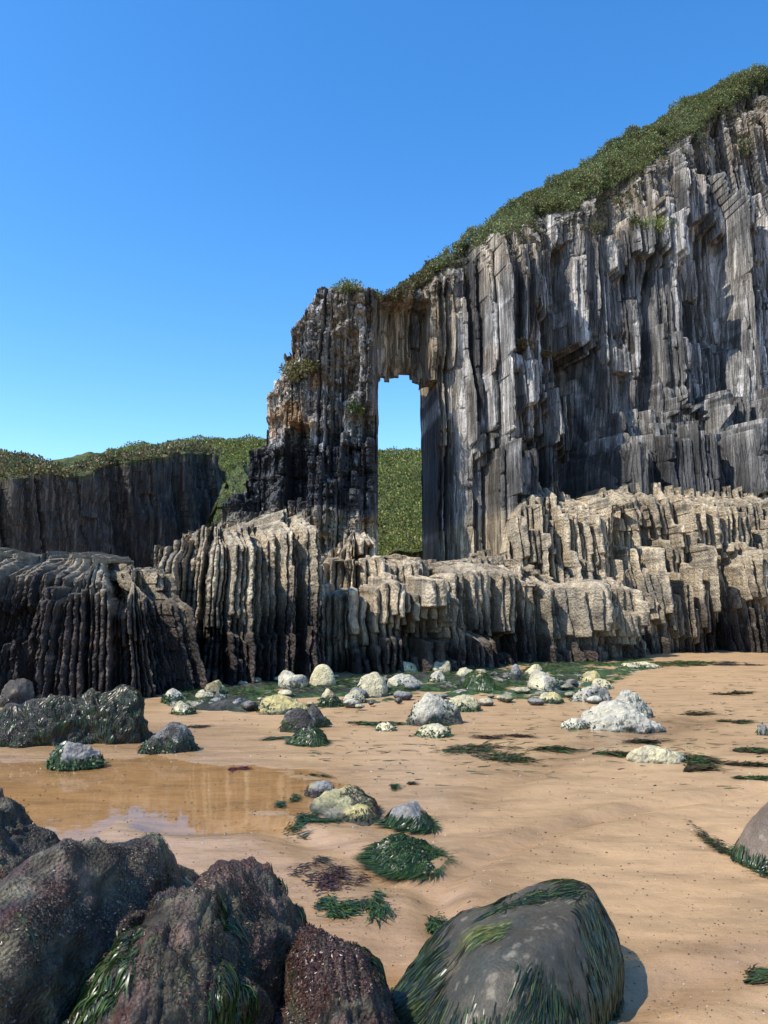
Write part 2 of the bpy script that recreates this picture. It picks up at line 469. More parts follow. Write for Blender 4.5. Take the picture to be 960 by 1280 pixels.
arch = empty('rock_arch', (-2, 24.5, 0))
tag(arch, 'narrow dark doorway arch of jointed rock between pillar and cliff, blue sky showing through', 'rock arch')
def cl_lab(px, py, X, Z):
    l = np.where(px < 462, 0, np.where((px < 540) & (py < 520), 1, 2))
    return np.where((px < 476) & (py > 440), 0, l)
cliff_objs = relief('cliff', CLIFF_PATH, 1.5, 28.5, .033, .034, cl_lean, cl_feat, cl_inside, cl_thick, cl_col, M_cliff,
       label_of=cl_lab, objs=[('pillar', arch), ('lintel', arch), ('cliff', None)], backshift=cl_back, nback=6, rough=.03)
for o in cliff_objs[:2]: o.location = (2, -24.5, 0)
tag(cliff_objs[2], 'tall grey sea cliff of vertical rock beds with scrub along its brow', kind='structure')

# ---------------------------------------------------------------- tidal ridges of barnacle-covered rock
def ridge_col(dark_line, tan=BUFF, amount=1.0):
    def f(s, z, X, Y, px, py, h, A):
        n = fbm(X, Y, z, 1.1, 4, 201); n2 = fbm(X, Y, z * .5, 4, 3, 202)
        c = tan * (0.60 + .55 * A['a3'] + .25 * A['k3'])[..., None] * np.ones(3)
        c = mixc(c, [.17, .155, .13], .7 * ss(.0, .6, n + .3 * n2))
        c = mixc(c, [.50, .44, .33], .6 * ss(.15, .6, n2 - .3 * n)); c = mixc(c, [.10, .09, .075], .8 * ss(.12, .45, fbm(X, Y, z * .6, 8, 3, 207)))
        dl = interp(px, dark_line)
        d = ss(-34, 30, py - dl + 26 * n + 16 * n2 + (A['a3'] - .5) * 40)
        mus = mixc(np.broadcast_to(np.array([.028, .023, .021]), c.shape), [.070, .052, .040], ss(-.1, .5, n2 + n) * .8)
        mus = mixc(mus, [.20, .16, .13], .6 * ss(.3, .6, fbm(X, Y, z, 7, 3, 206)))
        c = mixc(c, mus, d * amount * 0 + d * amount)
        c = mixc(c, [.095, .066, .052], ss(15, 70, py - dl) * ss(-.2, .4, n2) * .6 * amount)
        o = np.ones(c.shape[:2] + (4,)); o[..., :3] = c; o[..., 3] = .08 + .6 * d * amount
        return o
    return f

def ridge_feat(forms, rib=.19, amp=1.0, lean_u=0.0, seed=300, off=0.0, steps=(), fuzz=1.0, blk=1.0, soft=3):
    def f(s, z, X, Y, px, py):
        u = s + lean_u * z + .10 * fbm(s, z * .5, 0, .8, 3, seed)
        i1, j1, a1, k1, e1, g1 = beds(u, z, 1.1, 4, seed + 1)
        i2, j2, a2, k2, e2, g2 = beds(u, z, rib * 2.6, 3.2, seed + 2, .45)
        i3, j3, a3, k3, e3, g3 = beds(u, z, rib * .62, 2.2, seed + 3, .28)
        h = amp * ((a1 - .5) * .35 * blk + (a2 - .5) * .26 + (k2 - .5) * .08 + (a3 - .5) * .20 + (k3 - .5) * .05)
        h = h + amp * (.17 * (np.sqrt(np.clip(1 - (1 - 2 * e3) ** 2, 0, 1)) - 1) - .10 * np.exp(-(e3 / .09) ** 2) - .34 * np.exp(-(e2 / .06) ** 2))
        fa, fz = facet(u, z, 1.1, 4, seed + 1); fb, fy = facet(u, z, rib * 2.6, 3.2, seed + 2, .45)
        h = h + amp * (.55 * blk * fa + .22 * fb + .04 * fy) + .14 * fbm(X, Y, z * .5, 1.3, 3, seed + 6) + .06 * fbm(X, Y, z * .6, 5, 3, seed + 7) + .085 * fuzz * fbm(X, Y, z * (.35 if fuzz < 1 else 1), 11, 3, seed + 8)
        qx = px + (a2 - .5) * 8; qy = py + (a3 - .5) * 22 + (a2 - .5) * 26
        m = off
        for (ln, d, jg) in steps: m = m - d * ss(2, -2, py + (a2 - .5) * jg + (a3 - .5) * jg * .8 + (a1 - .5) * jg * .6 - interp(px, ln))
        for (x0, x1, y0, y1, d) in forms: m = m + d * box(qx, qy, x0, x1, y0, y1, soft, 4)
        return h + m, dict(a1=a1, a2=a2, a3=a3, k2=k2, k3=k3, e3=e3, u=u)
    return f

def ridge_inside(top, rag=14):
    def f(s, z, px, py, A):
        t = interp(px, top) + (A['a3'] - .5) * rag + (A['a2'] - .5) * rag * .8 + (A['k3'] - .5) * rag * .3
        return py > t
    return f

def top_round(top, base, r=22, k=.035, slope=.3):
    """the face leans back evenly and rolls over close to the crest"""
    def f(s, z, px, py):
        t = interp(px, top)
        roll = np.maximum(0, r - (py - t)) * k
        return slope * z + np.clip(roll, 0, .6)
    return f

def gnd(px, py):
    x, y = ground(px, py); return (x, y)

# left low ridge
TA = [(-400, 700), (-120, 688), (0, 693), (40, 690), (70, 700), (105, 694), (130, 706), (138, 742), (150, 748), (165, 700 + 10), (190, 712), (215, 722), (262, 738), (300, 790)]
ra = relief('low_ridge', [(-14, 13.8), (-7.4, 13.0), (-5.2, 12.8), (-4.04, 13.1), (-3.2, 13.9)], -.3, 3.4, .018, .018,
       top_round(TA, 0, 26, .03, .32), ridge_feat([(-60, 66, 700, 760, .25), (66, 140, 740, 900, .35), (140, 190, 750, 800, .15), (-200, 30, 800, 900, .3)], .17, 1.1, .05, 310),
       ridge_inside(TA, 12), 1.8, ridge_col([(-100, 722), (60, 718), (140, 752), (260, 765)], BUFF * .9), M_ridge, rough=.05)[0]
tag(ra, 'low dark mussel-covered rock ridge with pale crest at the left edge of the beach', 'rock ridge')

# fluted block in the middle left
TB = [(180, 700), (186, 686), (200, 680), (232, 672), (250, 662), (300, 656), (345, 655), (352, 642), (372, 636), (400, 636), (412, 640), (440, 650)]
def lean_b(s, z, px, py):
    t = interp(px, TB); r = 1.0 * ss(45, 0, py - t)
    return .14 * z + np.clip(np.maximum(0, 26 - (py - t)) * .03, 0, .6)
xb0, yb0 = ground(186, 858); xb1, yb1 = ground(400, 846)
rb = relief('fluted_ridge', [(-4.75, 15.1), (-3.2, 15.3), (-1.30, 16.2)], -.3, 5.0, .018, .018,
       lean_b, ridge_feat([(186, 240, 690, 720, .1), (340, 412, 640, 660, -.2), (180, 420, 800, 900, .25), (225, 300, 780, 830, -.25), (390, 440, 620, 800, .2)], .20, 1.5, -.04, 330, fuzz=1.2),
       ridge_inside(TB, 13), 4.5, ridge_col([(180, 760), (260, 770), (330, 785), (360, 760), (440, 760)]), M_ridge, rough=.06)[0]
tag(rb, 'tall fluted tan rock ridge left of the arch with dark mussel-covered foot', 'rock ridge')

# blocks below the opening
TC = [(395, 690), (418, 668), (424, 656), (470, 658), (482, 664), (486, 700), (492, 694), (536, 692), (544, 700), (550, 735), (556, 760), (585, 790)]
def lean_c(s, z, px, py):
    t = interp(px, TC)
    return .10 * z + np.clip(np.maximum(0, 12 - (py - t)) * .06, 0, .8) 
rc = relief('stepped_ridge', [(-2.6, 18.0), (-.7, 17.8), (.8, 18.1), (2.6, 18.9)], -.3, 4.6, .020, .020,
       lean_c, ridge_feat([(484, 552, 738, 790, .55), (484, 500, 738, 805, .2), (500, 552, 775, 815, -.5), (425, 484, 745, 800, .25), (400, 478, 700, 742, -.5), (428, 470, 656, 690, .1), (440, 560, 815, 900, .35)], .30, 1.3, 0, 350, fuzz=.9, blk=.6, soft=12, off=.3, steps=(([(380, 745), (600, 745)], .8, 24), ([(380, 700), (600, 700)], .8, 10))),
       ridge_inside(TC, 8), 2.5, ridge_col([(380, 790), (480, 800), (600, 800)], BUFF * 1.12), M_ridge, rough=.06)[0]
tag(rc, 'pale stepped rock ledges directly beneath the arch opening', 'rock ledge')

# right ridge, in two steps: a front bench and the high shoulder behind it
TD = [(545, 760), (552, 712), (562, 690), (578, 684), (600, 694), (640, 690), (652, 640), (668, 620), (690, 640), (720, 690), (740, 735), (800, 745), (830, 700), (850, 700), (900, 735)]
TE = [(560, 704), (600, 694), (640, 690), (646, 640), (656, 622), (672, 604), (690, 596), (716, 598), (724, 610), (760, 612), (776, 602), (792, 612), (830, 596), (860, 602), (900, 606), (960, 608), (1100, 600), (1300, 600)]
TF = [(540, 740), (550, 712), (566, 704), (600, 700), (640, 704), (700, 722), (730, 720), (760, 716), (780, 726), (796, 760), (815, 800), (840, 850)]
def lean_e(s, z, px, py):
    t = interp(px, TE)
    return .12 * z + np.clip(np.maximum(0, 14 - (py - t)) * .06, 0, .9)
re_ = relief('high_ridge', [(1.2, 21.4), (5.6, 21.5), (8.3, 21.9), (12.2, 21.8), (22, 21.4)], -.3, 6.4, .022, .022,
       lean_e, ridge_feat([(648, 690, 625, 702, .45), (694, 768, 640, 760, .5), (735, 768, 625, 700, .2), (800, 900, 700, 780, .55), (768, 800, 650, 760, -.45), (893, 915, 700, 900, -1.3),
                           (915, 1000, 690, 760, .5), (826, 900, 780, 900, .2), (768, 850, 600, 640, .2), (850, 905, 640, 680, .25), (560, 650, 600, 700, -.3), (1000, 1200, 650, 900, .5)], .26, 1.5, .03, 370, off=.4, fuzz=.9, blk=.3, soft=34, steps=(([(560, 700), (640, 735), (700, 700), (760, 735), (830, 690), (900, 745), (960, 700), (1100, 730)], .8, 70), ([(560, 600), (640, 640), (660, 660), (770, 640), (840, 655), (960, 650), (1100, 660)], .7, 45))),
       ridge_inside(TE, 12), 4.5, ridge_col([(560, 790), (700, 780), (830, 790), (900, 760), (960, 765), (1100, 770)], BUFF * 1.08), M_ridge, rough=.06)[0]
tag(re_, 'high pale barnacled rock shoulder at the foot of the right-hand cliff', 'rock ridge')
def lean_f(s, z, px, py):
    t = interp(px, TF)
    return .08 * z + np.clip(np.maximum(0, 14 - (py - t)) * .06, 0, .9)
rf = relief('front_bench', [(1.45, 18.8), (3.2, 19.4), (4.5, 19.8), (6.4, 20.7), (7.6, 21.5)], -.3, 3.4, .020, .020,
       lean_f, ridge_feat([(550, 655, 700, 790, .25), (565, 650, 786, 812, -.9), (655, 712, 720, 900, -.25), (650, 664, 700, 900, -.5), (712, 790, 730, 800, .5), (705, 714, 720, 840, -.5), (612, 620, 700, 840, -.4), (752, 758, 720, 840, -.4), (742, 790, 760, 790, .2), (560, 830, 818, 900, .15)], .30, 1.4, 0, 390, fuzz=.9, blk=.35, soft=30),
       ridge_inside(TF, 14), 2.0, ridge_col([(540, 785), (640, 775), (700, 795), (790, 812)], BUFF * 1.12), M_ridge, rough=.05)[0]
tag(rf, 'knobbly pale rock bench with undercut dark band right of the arch foot', 'rock ledge')

# ---------------------------------------------------------------- far cliff and hills
TFAR = [(-800, 560), (-300, 560), (0, 566), (60, 578), (90, 584), (130, 568), (180, 560), (240, 552), (275, 560), (300, 600), (320, 640)]
def far_lean(s, z, px, py):
    t = interp(px, TFAR) + interp(px, [(-300, 30), (0, 34), (60, 14), (200, 14), (260, 12), (300, 8)])
    return np.maximum(0, t - py) / F * 60 * 2.2 + .04 * z
def far_feat(s, z, X, Y, px, py):
    u = s + .5 * fbm(s * .3, z * .2, 0, 1, 3, 9) + .15 * z
    i1, j1, a1, k1, e1, g1 = beds(u, z, 3.6, 9, 401); i2, j2, a2, k2, e2, g2 = beds(u, z, 1.1, 5, 402); i3, j3, a3, k3, e3, g3 = beds(u, z, .4, 2.5, 403)
    h = (a1 - .5) * 1.3 + (a2 - .5) * .6 + (k2 - .5) * .4 + (a3 - .5) * .3 + .5 * fbm(X, Y, z, .3, 4, 404) - .5 * np.exp(-(e1 / .03) ** 2)
    t = interp(px, TFAR) + 14
    sft = ss(0, 8, t - py)
    h = h * (1 - sft) + sft * .5 * fbm(X, Y, z, .6, 4, 405)
    return h, dict(a2=a2, a3=a3, k2=k2, k3=k3, a1=a1)
def far_col(s, z, X, Y, px, py, h, A):
    n = fbm(X, Y, z * .4, .5, 4, 411)
    c = np.array([.070, .062, .052]) * (.6 + .5 * A['a3'] + .5 * A['k2'])[..., None]
    c = mixc(c, DARK, .5 * ss(-.1, .5, n)); c = mixc(c, [.10, .082, .055], .5 * ss(.1, .6, -n))
    t = interp(px, TFAR) + interp(px, [(-300, 30), (0, 34), (60, 14), (200, 14), (260, 12), (300, 8)])
    g = ss(-10, 3, t - py + 10 * n)
    gc = mixc(np.broadcast_to(np.array([.075, .085, .028]), c.shape), [.20, .16, .07], ss(0, .5, fbm(X, Y, z, .7, 3, 413)))
    c = mixc(c, gc, g)
    o = np.ones(c.shape[:2] + (4,)); o[..., :3] = c; o[..., 3] = .1; return o
far = relief('far_cliff', [(-44, 20), (-26, 40), (-15.6, 56), (-13.2, 64), (-12.6, 75)], -.5, 17, .09, .09, far_lean, far_feat,
       lambda s, z, px, py, A: py > interp(px, TFAR) + (A['a3'] - .5) * 3, 8, far_col, M_cliff, rough=.12, drop=.5)[0]
tag(far, 'shaded dark grey sea cliff with grassy top across the bay', kind='structure')

def terrain(name, x0, x1, y0, y1, nx, ny, zf, colf, mat):
    xs = np.linspace(x0, x1, nx); ys = np.linspace(y0, y1, ny)
    X, Y = np.meshgrid(xs, ys, indexing='ij')
    Z = zf(X, Y)
    idx = np.arange(nx * ny).reshape(nx, ny)
    q = np.stack([idx[:-1, :-1].ravel(), idx[1:, :-1].ravel(), idx[1:, 1:].ravel(), idx[:-1, 1:].ravel()], 1)
    me = mesh(name, np.stack([X.ravel(), Y.ravel(), Z.ravel()], 1), q, colf(X, Y, Z).reshape(-1, 4), True)
    return link(name, me, mat)

def hill_z(X, Y):
    # green hill rising behind the arch, and the spur that runs down to its left
    base = 5.6 + .50 * (Y - 62) + 1.0 * fbm(X, Y, 0, .09, 3, 501)
    cap = 17.6 + .8 * fbm(X, Y, 0, .06, 3, 502) + .10 * np.maximum(0, -X) - .01 * np.maximum(0, -X - 16) ** 2
    z = np.minimum(base, cap + .02 * (Y - 80))
    spur = 11.2 - ((X + 15.5) / 2.6) ** 2 * 1.5 - np.maximum(0, 64 - Y) * 1.6
    z = np.maximum(z, np.where((X > -22) & (X < -10), spur, -5))
    z = z + .75 * fbm(X, Y, 0, .55, 4, 503) + .25 * fbm(X, Y, 0, 2.0, 3, 504)
    return np.maximum(z, -2)
def hill_c(X, Y, Z):
    n = fbm(X, Y, Z, .30, 4, 511); n2 = fbm(X, Y, Z, 1.3, 3, 512)
    c = mixc(np.broadcast_to(np.array([.10, .12, .035]), X.shape + (3,)), [.035, .055, .018], ss(-.1, .4, n2))
    c = mixc(c, [.12, .11, .04], ss(.05, .5, n))
    o = np.ones(X.shape + (4,)); o[..., :3] = c; o[..., 3] = 0; return o
hill = terrain('hill', -70, 45, 60, 150, 460, 420, hill_z, hill_c, M_hill)
tag(hill, 'green scrub-covered hill behind the arch', kind='structure')
TS = [(232, 700), (238, 655), (245, 618), (262, 600), (283, 604), (292, 588), (305, 578), (330, 566), (345, 600)]
def sp_col(s, z, X, Y, px, py, h, A):
    c = foot_col(s, z, X, Y, px, py, h, A); n = fbm(X, Y, z, .6, 4, 441)
    g = ss(-12, 6, interp(px, [(232, 640), (250, 612), (285, 622), (300, 650), (330, 690)]) - py + 14 * n)
    c[..., :3] = mixc(c[..., :3], [.075, .095, .03], g); return c
# low rocky foot of that hill, seen at the bottom of the opening
def foot_feat(s, z, X, Y, px, py):
    u = s + .1 * z
    i2, j2, a2, k2, e2, g2 = beds(u, z, 1.0, 2, 422); i3, j3, a3, k3, e3, g3 = beds(u, z, .4, 1.2, 423)
    return (a2 - .5) * .9 + (k2 - .5) * .5 + (a3 - .5) * .4 + .5 * fbm(X, Y, z, .5, 4, 424), dict(a2=a2, a3=a3, k2=k2, k3=k3, a1=a2)
def foot_col(s, z, X, Y, px, py, h, A):
    n = fbm(X, Y, z, .6, 4, 431)
    c = np.array([.17, .15, .11]) * (.6 + .5 * A['a3'] + .4 * A['k2'])[..., None]
    c = mixc(c, [.25, .20, .06], .7 * ss(.1, .5, n)); c = mixc(c, [.05, .07, .02], ss(.1, .5, -n + .2 * (z - 4)))
    o = np.ones(c.shape[:2] + (4,)); o[..., :3] = c; o[..., 3] = .1; return o
foot = relief('hill_cliff', [(-26, 62), (-18, 61), (-12, 60), (-3, 60), (10, 60.5), (25, 60)], -.5, 6.6, .10, .10, lambda s, z, px, py: .25 * z, foot_feat,
       lambda s, z, px, py, A: z < 5.2 + A['a2'] * 1.0 + .5 * A['a3'], 6, foot_col, M_cliff, rough=.1)[0]
tag(foot, 'low rocky cliff at the foot of the green hill', kind='structure')
spur = relief('spur', [(-13.5, 50.5), (-12, 49.5), (-9.5, 49.5), (-7.5, 50.5)], -.5, 13, .08, .08, lambda s, z, px, py: .30 * z + np.maximum(0, interp(px, TS) + 40 - py) * .04, foot_feat,
       lambda s, z, px, py, A: py > interp(px, TS) + (A['a3'] - .5) * 3, 6, sp_col, M_cliff, rough=.15, drop=.4)[0]
tag(spur, 'grass-topped rocky spur behind the left foot of the arch', kind='structure')
#PART2
# ---------------------------------------------------------------- beach
POOLX, POOLY = ground(110, 990)
def poly_dist(X, Y, pts):
    """distance to a polyline in plan"""
    d = np.full(X.shape, 1e9)
    for (ax, ay), (bx, by) in zip(pts[:-1], pts[1:]):
        vx, vy = bx - ax, by - ay
        t = np.clip(((X - ax) * vx + (Y - ay) * vy) / (vx * vx + vy * vy), 0, 1)
        d = np.minimum(d, np.hypot(X - ax - t * vx, Y - ay - t * vy))
    return d
RUN = [[ground(*p) for p in ((560, 1180), (545, 1110), (600, 1075), (700, 1035), (800, 1010), (960, 985))],
       [ground(*p) for p in ((600, 1000), (640, 975), (740, 930), (880, 900))],
       [ground(*p) for p in ((470, 1290), (490, 1220), (540, 1120), (450, 1075), (330, 1030), (200, 1030))],
       [ground(*p) for p in ((780, 1260), (850, 1225), (980, 1195))]]
def sand_z(X, Y):
    z = .018 * fbm(X, Y, 0, .45, 3, 601) + .007 * fbm(X, Y * 1.7, 0, 1.8, 3, 602)
    rr = .7 + .3 * fbm(X, Y, 0, 1.1, 2, 605)
    wob = .10 * fbm(X, Y, 0, 1.3, 3, 606)
    for k, (r, w, d) in enumerate(zip(RUN, (.10, .16, .17, .12), (.05, .028, .05, .04))):
        dd = poly_dist(X + wob, Y + wob, r)
        z = z - d * rr * np.exp(-(dd / w) ** 2) + .35 * d * np.exp(-((dd - 1.7 * w) / w) ** 2)
    pn = .45 * fbm(X, Y * 1.4, 0, .9, 4, 608)
    ex = pn + ((X - POOLX + .2 * (Y - POOLY)) / 2.9) ** 2 + ((Y - POOLY) / 1.35) ** 2
    z = z - .045 * np.exp(-np.maximum(ex, 0) ** 1.5)
    ex2 = ((X - 0.05) / .35) ** 2 + ((Y - 3.0) / .5) ** 2
    z = z - .03 * np.exp(-ex2)
    z = z + .006 * fbm(X + .3 * Y, Y * 2.5, 0, 5, 3, 603) - .010 * np.clip(1 - np.abs(fbm(X + .5 * Y, Y * 1.4, 0, .8, 3, 607)) * 9, 0, 1) + .15 * ss(14, 21, Y) * ss(4, 9, X)
    return z * ss(200, 40, np.hypot(X, Y))
def axis(n, lim, k):
    t = np.linspace(-1, 1, n); return np.sinh(t * k) / np.sinh(k) * lim
gx = axis(760, 1500, 8.3); gy = axis(900, 1500, 8.3) + 3.5
GX, GY = np.meshgrid(gx, gy, indexing='ij')
GZ = sand_z(GX, GY)
idx = np.arange(GX.size).reshape(GX.shape)
q = np.stack([idx[:-1, :-1].ravel(), idx[1:, :-1].ravel(), idx[1:, 1:].ravel(), idx[:-1, 1:].ravel()], 1)
dmp = np.exp(-(((GX - POOLX) / 4) ** 2 + ((GY - POOLY) / 2.2) ** 2))
run = sum(np.exp(-(poly_dist(GX, GY, r) / .35) ** 2) for r in RUN)
wet = np.clip(.38 + .5 * dmp + .40 * run + .65 * fbm(GX, GY * 1.6, 0, .35, 4, 611), 0, 1)
sc = np.ones(GX.shape + (4,)); sc[..., 3] = wet
base = np.array([.46, .295, .150])
sc[..., :3] = base * (1 + .08 * fbm(GX, GY, 0, .5, 3, 612))[..., None]
sc[..., :3] = mixc(sc[..., :3], [.31, .19, .10], .75 * ss(.5, 1, wet) * (1 - .7 * dmp))

def sand_mat():
    m, nt, out = nodes('wet sand')
    pos = N(nt, 'ShaderNodeNewGeometry').outputs['Position']
    mp = N(nt, 'ShaderNodeMapping'); mp.inputs['Scale'].default_value = (.7, 2.6, 1); mp.inputs['Rotation'].default_value = (0, 0, .2)
    nt.links.new(pos, mp.inputs[0])
    a = N(nt, 'ShaderNodeAttribute', attribute_name='Col')
    n1 = noise(nt, mp.outputs[0], 2.0, 8, .62); n2 = noise(nt, pos, 240, 3, .7); n3 = noise(nt, pos, 9, 6, .6)
    c = mulc(nt, a.outputs['Color'], ramp(nt, n1, [(.3, .66), (.5, 1.0), (.7, 1.16)]))
    c = mulc(nt, c, ramp(nt, n2, [(.3, .72), (.5, 1.0), (.72, 1.25)]))
    c = mulc(nt, c, ramp(nt, n3, [(.3, .92), (.7, 1.06)]))
    # dark flecks of grit
    n4 = noise(nt, mp.outputs[0], 26, 4, .75)
    c = mulc(nt, c, ramp(nt, n4, [(.62, 1.0), (.70, .5)]))
    b = N(nt, 'ShaderNodeBsdfPrincipled'); nt.links.new(c, b.inputs['Base Color'])
    b.inputs['Specular IOR Level'].default_value = .5
    mr = N(nt, 'ShaderNodeMapRange'); mr.inputs[1].default_value = .3; mr.inputs[2].default_value = .95; mr.inputs[3].default_value = .50; mr.inputs[4].default_value = .12
    ad = N(nt, 'ShaderNodeMath', operation='MULTIPLY_ADD'); ad.inputs[1].default_value = .5; ad.inputs[2].default_value = -.25
    nt.links.new(n1, ad.inputs[0])
    a2 = N(nt, 'ShaderNodeMath', operation='ADD'); nt.links.new(ad.outputs[0], a2.inputs[0]); nt.links.new(a.outputs['Alpha'], a2.inputs[1])
    nt.links.new(a2.outputs[0], mr.inputs[0]); nt.links.new(mr.outputs[0], b.inputs['Roughness'])
    h = N(nt, 'ShaderNodeMath', operation='MULTIPLY_ADD'); h.inputs[1].default_value = .05; nt.links.new(n2, h.inputs[0])
    h2 = N(nt, 'ShaderNodeMath', operation='MULTIPLY_ADD'); h2.inputs[1].default_value = .6; nt.links.new(n3, h2.inputs[0]); nt.links.new(n1, h2.inputs[2])
    nt.links.new(h2.outputs[0], h.inputs[2])
    bp = N(nt, 'ShaderNodeBump'); bp.inputs['Distance'].default_value = .018; bp.inputs['Strength'].default_value = .9
    nt.links.new(h.outputs[0], bp.inputs['Height']); nt.links.new(bp.outputs[0], b.inputs['Normal'])
    nt.links.new(b.outputs[0], out.inputs[0]); return m
sand = link('sand', mesh('sand', np.stack([GX.ravel(), GY.ravel(), GZ.ravel()], 1), q, sc.reshape(-1, 4), True), sand_mat())
tag(sand, 'wet golden beach sand', kind='structure')

def water_mat():
    m, nt, out = nodes('shallow water')
    pos = N(nt, 'ShaderNodeNewGeometry').outputs['Position']
    n = noise(nt, pos, 5, 3, .5)
    bp = N(nt, 'ShaderNodeBump'); bp.inputs['Distance'].default_value = .003; bp.inputs['Strength'].default_value = .4
    nt.links.new(n, bp.inputs['Height'])
    fr = N(nt, 'ShaderNodeFresnel'); fr.inputs['IOR'].default_value = 1.33; nt.links.new(bp.outputs[0], fr.inputs['Normal'])
    g = N(nt, 'ShaderNodeBsdfGlossy'); g.inputs['Roughness'].default_value = .03; nt.links.new(bp.outputs[0], g.inputs['Normal'])
    t = N(nt, 'ShaderNodeBsdfTransparent'); t.inputs['Color'].default_value = (.93, .92, .88, 1)
    mx = N(nt, 'ShaderNodeMixShader'); nt.links.new(fr.outputs[0], mx.inputs[0]); nt.links.new(t.outputs[0], mx.inputs[1]); nt.links.new(g.outputs[0], mx.inputs[2])
    nt.links.new(mx.outputs[0], out.inputs[0]); return m
M_water = water_mat()
def pool(name, cx, cy, rx, ry, z, label):
    n = 40; a = np.linspace(0, 2 * math.pi, n, endpoint=False)
    V = [(cx, cy, z)] + [(cx + rx * math.cos(t), cy + ry * math.sin(t), z) for t in a]
    Fc = [(0, 1 + k, 1 + (k + 1) % n) for k in range(n)]
    return tag(link(name, mesh(name, V, Fc), M_water), label, kind='structure')
pool('water', POOLX - 1.7, POOLY, 4.0, 2.1, -.012, 'shallow pool of clear water on the sand')
pool('water', .05, 3.0, .6, .8, -.014, 'little trickle of water beside the smooth boulder')

gn = 3200
gr = np.random.default_rng(5)
gpx = gr.uniform(-60, 1020, gn); gpy = 850 + 430 * gr.random(gn) ** .8
ga = (gpx - 480) / F; gb = (640 - gpy) / F; gt = -CZ / (sp + gb * cp)
gxx, gyy = ga * gt, gt * (cp - gb * sp); gzz = sand_z(gxx, gyy)
gs = gr.uniform(.003, .009, gn) * np.clip(gyy / 6, .6, 2.2)
oc = np.array([[1, 0, 0], [0, 1, 0], [-1, 0, 0], [0, -1, 0], [0, 0, .6], [0, 0, -.6]]); of = np.array([[0, 1, 4], [1, 2, 4], [2, 3, 4], [3, 0, 4], [1, 0, 5], [2, 1, 5], [3, 2, 5], [0, 3, 5]])
th = gr.uniform(0, 6.28, gn); el = gr.uniform(.5, 1.6, (gn, 3))
pv = oc[None] * el[:, None] * gs[:, None, None]
pv = np.stack([pv[..., 0] * np.cos(th)[:, None] - pv[..., 1] * np.sin(th)[:, None], pv[..., 0] * np.sin(th)[:, None] + pv[..., 1] * np.cos(th)[:, None], pv[..., 2]], -1) + np.stack([gxx, gyy, gzz + .001], 1)[:, None]
gc = np.array([[.5, .45, .36], [.10, .08, .06], [.05, .04, .035], [.22, .15, .10], [.06, .05, .03]])[gr.integers(0, 5, gn)]
grit = link('shell_grit', mesh('shell_grit', pv.reshape(-1, 3), (of[None] + 6 * np.arange(gn)[:, None, None]).reshape(-1, 3), np.repeat(gc, 6, 0)), None)
# ---------------------------------------------------------------- rocks
_ico = {}
def ico(sub):
    if sub not in _ico:
        bm = bmesh.new(); bmesh.ops.create_icosphere(bm, subdivisions=sub, radius=1)
        bm.verts.ensure_lookup_table()
        v = np.array([x.co[:] for x in bm.verts]); f = np.array([[w.index for w in x.verts] for x in bm.faces]); bm.free()
        _ico[sub] = (v / np.linalg.norm(v, axis=1)[:, None], f)
    return _ico[sub]

def rock_shape(size, rot, seed, planes=14, p=10, rough=.10, sub=5, fq=1.6, extra=None, cuts=(), tilt=(0, 0), flare=0.0, ridged=0.0):
    d, Fc = ico(sub)
    r = np.random.default_rng(seed)
    nrm = r.normal(size=(planes, 3)); nrm /= np.linalg.norm(nrm, axis=1)[:, None]
    hh = r.uniform(.68, 1.0, planes)
    for c in cuts:
        v = np.array(c[:3], float); v /= np.linalg.norm(v); nrm = np.vstack([nrm, v]); hh = np.r_[hh, c[3]]
    acc = np.ones(len(d)) * 1.0
    dots = d @ nrm.T
    acc = acc + (np.maximum(dots / hh, 0) ** p).sum(1)
    rad = acc ** (-1 / p)
    V = d * rad[:, None] * np.array(size)
    V[:, 2] *= 1 + tilt[0] * V[:, 0] / size[0] + tilt[1] * V[:, 1] / size[1]
    V[:, :2] *= (1 + flare * np.clip(.6 - V[:, 2] / size[2], 0, 1))[:, None]
    c, s_ = math.cos(rot), math.sin(rot)
    V = np.stack([V[:, 0] * c - V[:, 1] * s_, V[:, 0] * s_ + V[:, 1] * c, V[:, 2]], 1)
    sc_ = float(np.mean(size))
    q = V / sc_
    n = fbm(q[:, 0] + seed, q[:, 1], q[:, 2], fq, 5, seed)
    n2 = fbm(q[:, 0], q[:, 1] + seed, q[:, 2], fq * 5, 4, seed + 3)
    V = V + d * (sc_ * (rough * n + rough * .28 * n2))[:, None]
    if ridged:
        rn = 1 - np.abs(fbm(q[:, 0] * 1.0 + 9, q[:, 1] + seed, q[:, 2], fq * 1.3, 3, seed + 9)) * 2.2
        rn2 = 1 - np.abs(fbm(q[:, 0] + 3, q[:, 1] + seed, q[:, 2], fq * 4, 3, seed + 10)) * 2.2
        V = V + d * (sc_ * ridged * (rn - .6 + .35 * (rn2 - .6)))[:, None]
    if extra is not None: V = extra(V, d)
    return V, Fc, n, n2

def normals(V, Fc):
    a, b, c = V[Fc[:, 0]], V[Fc[:, 1]], V[Fc[:, 2]]
    fn = np.cross(b - a, c - a); vnm = np.zeros_like(V)
    for k in range(3): np.add.at(vnm, Fc[:, k], fn)
    return vnm / (np.linalg.norm(vnm, axis=1)[:, None] + 1e-12)

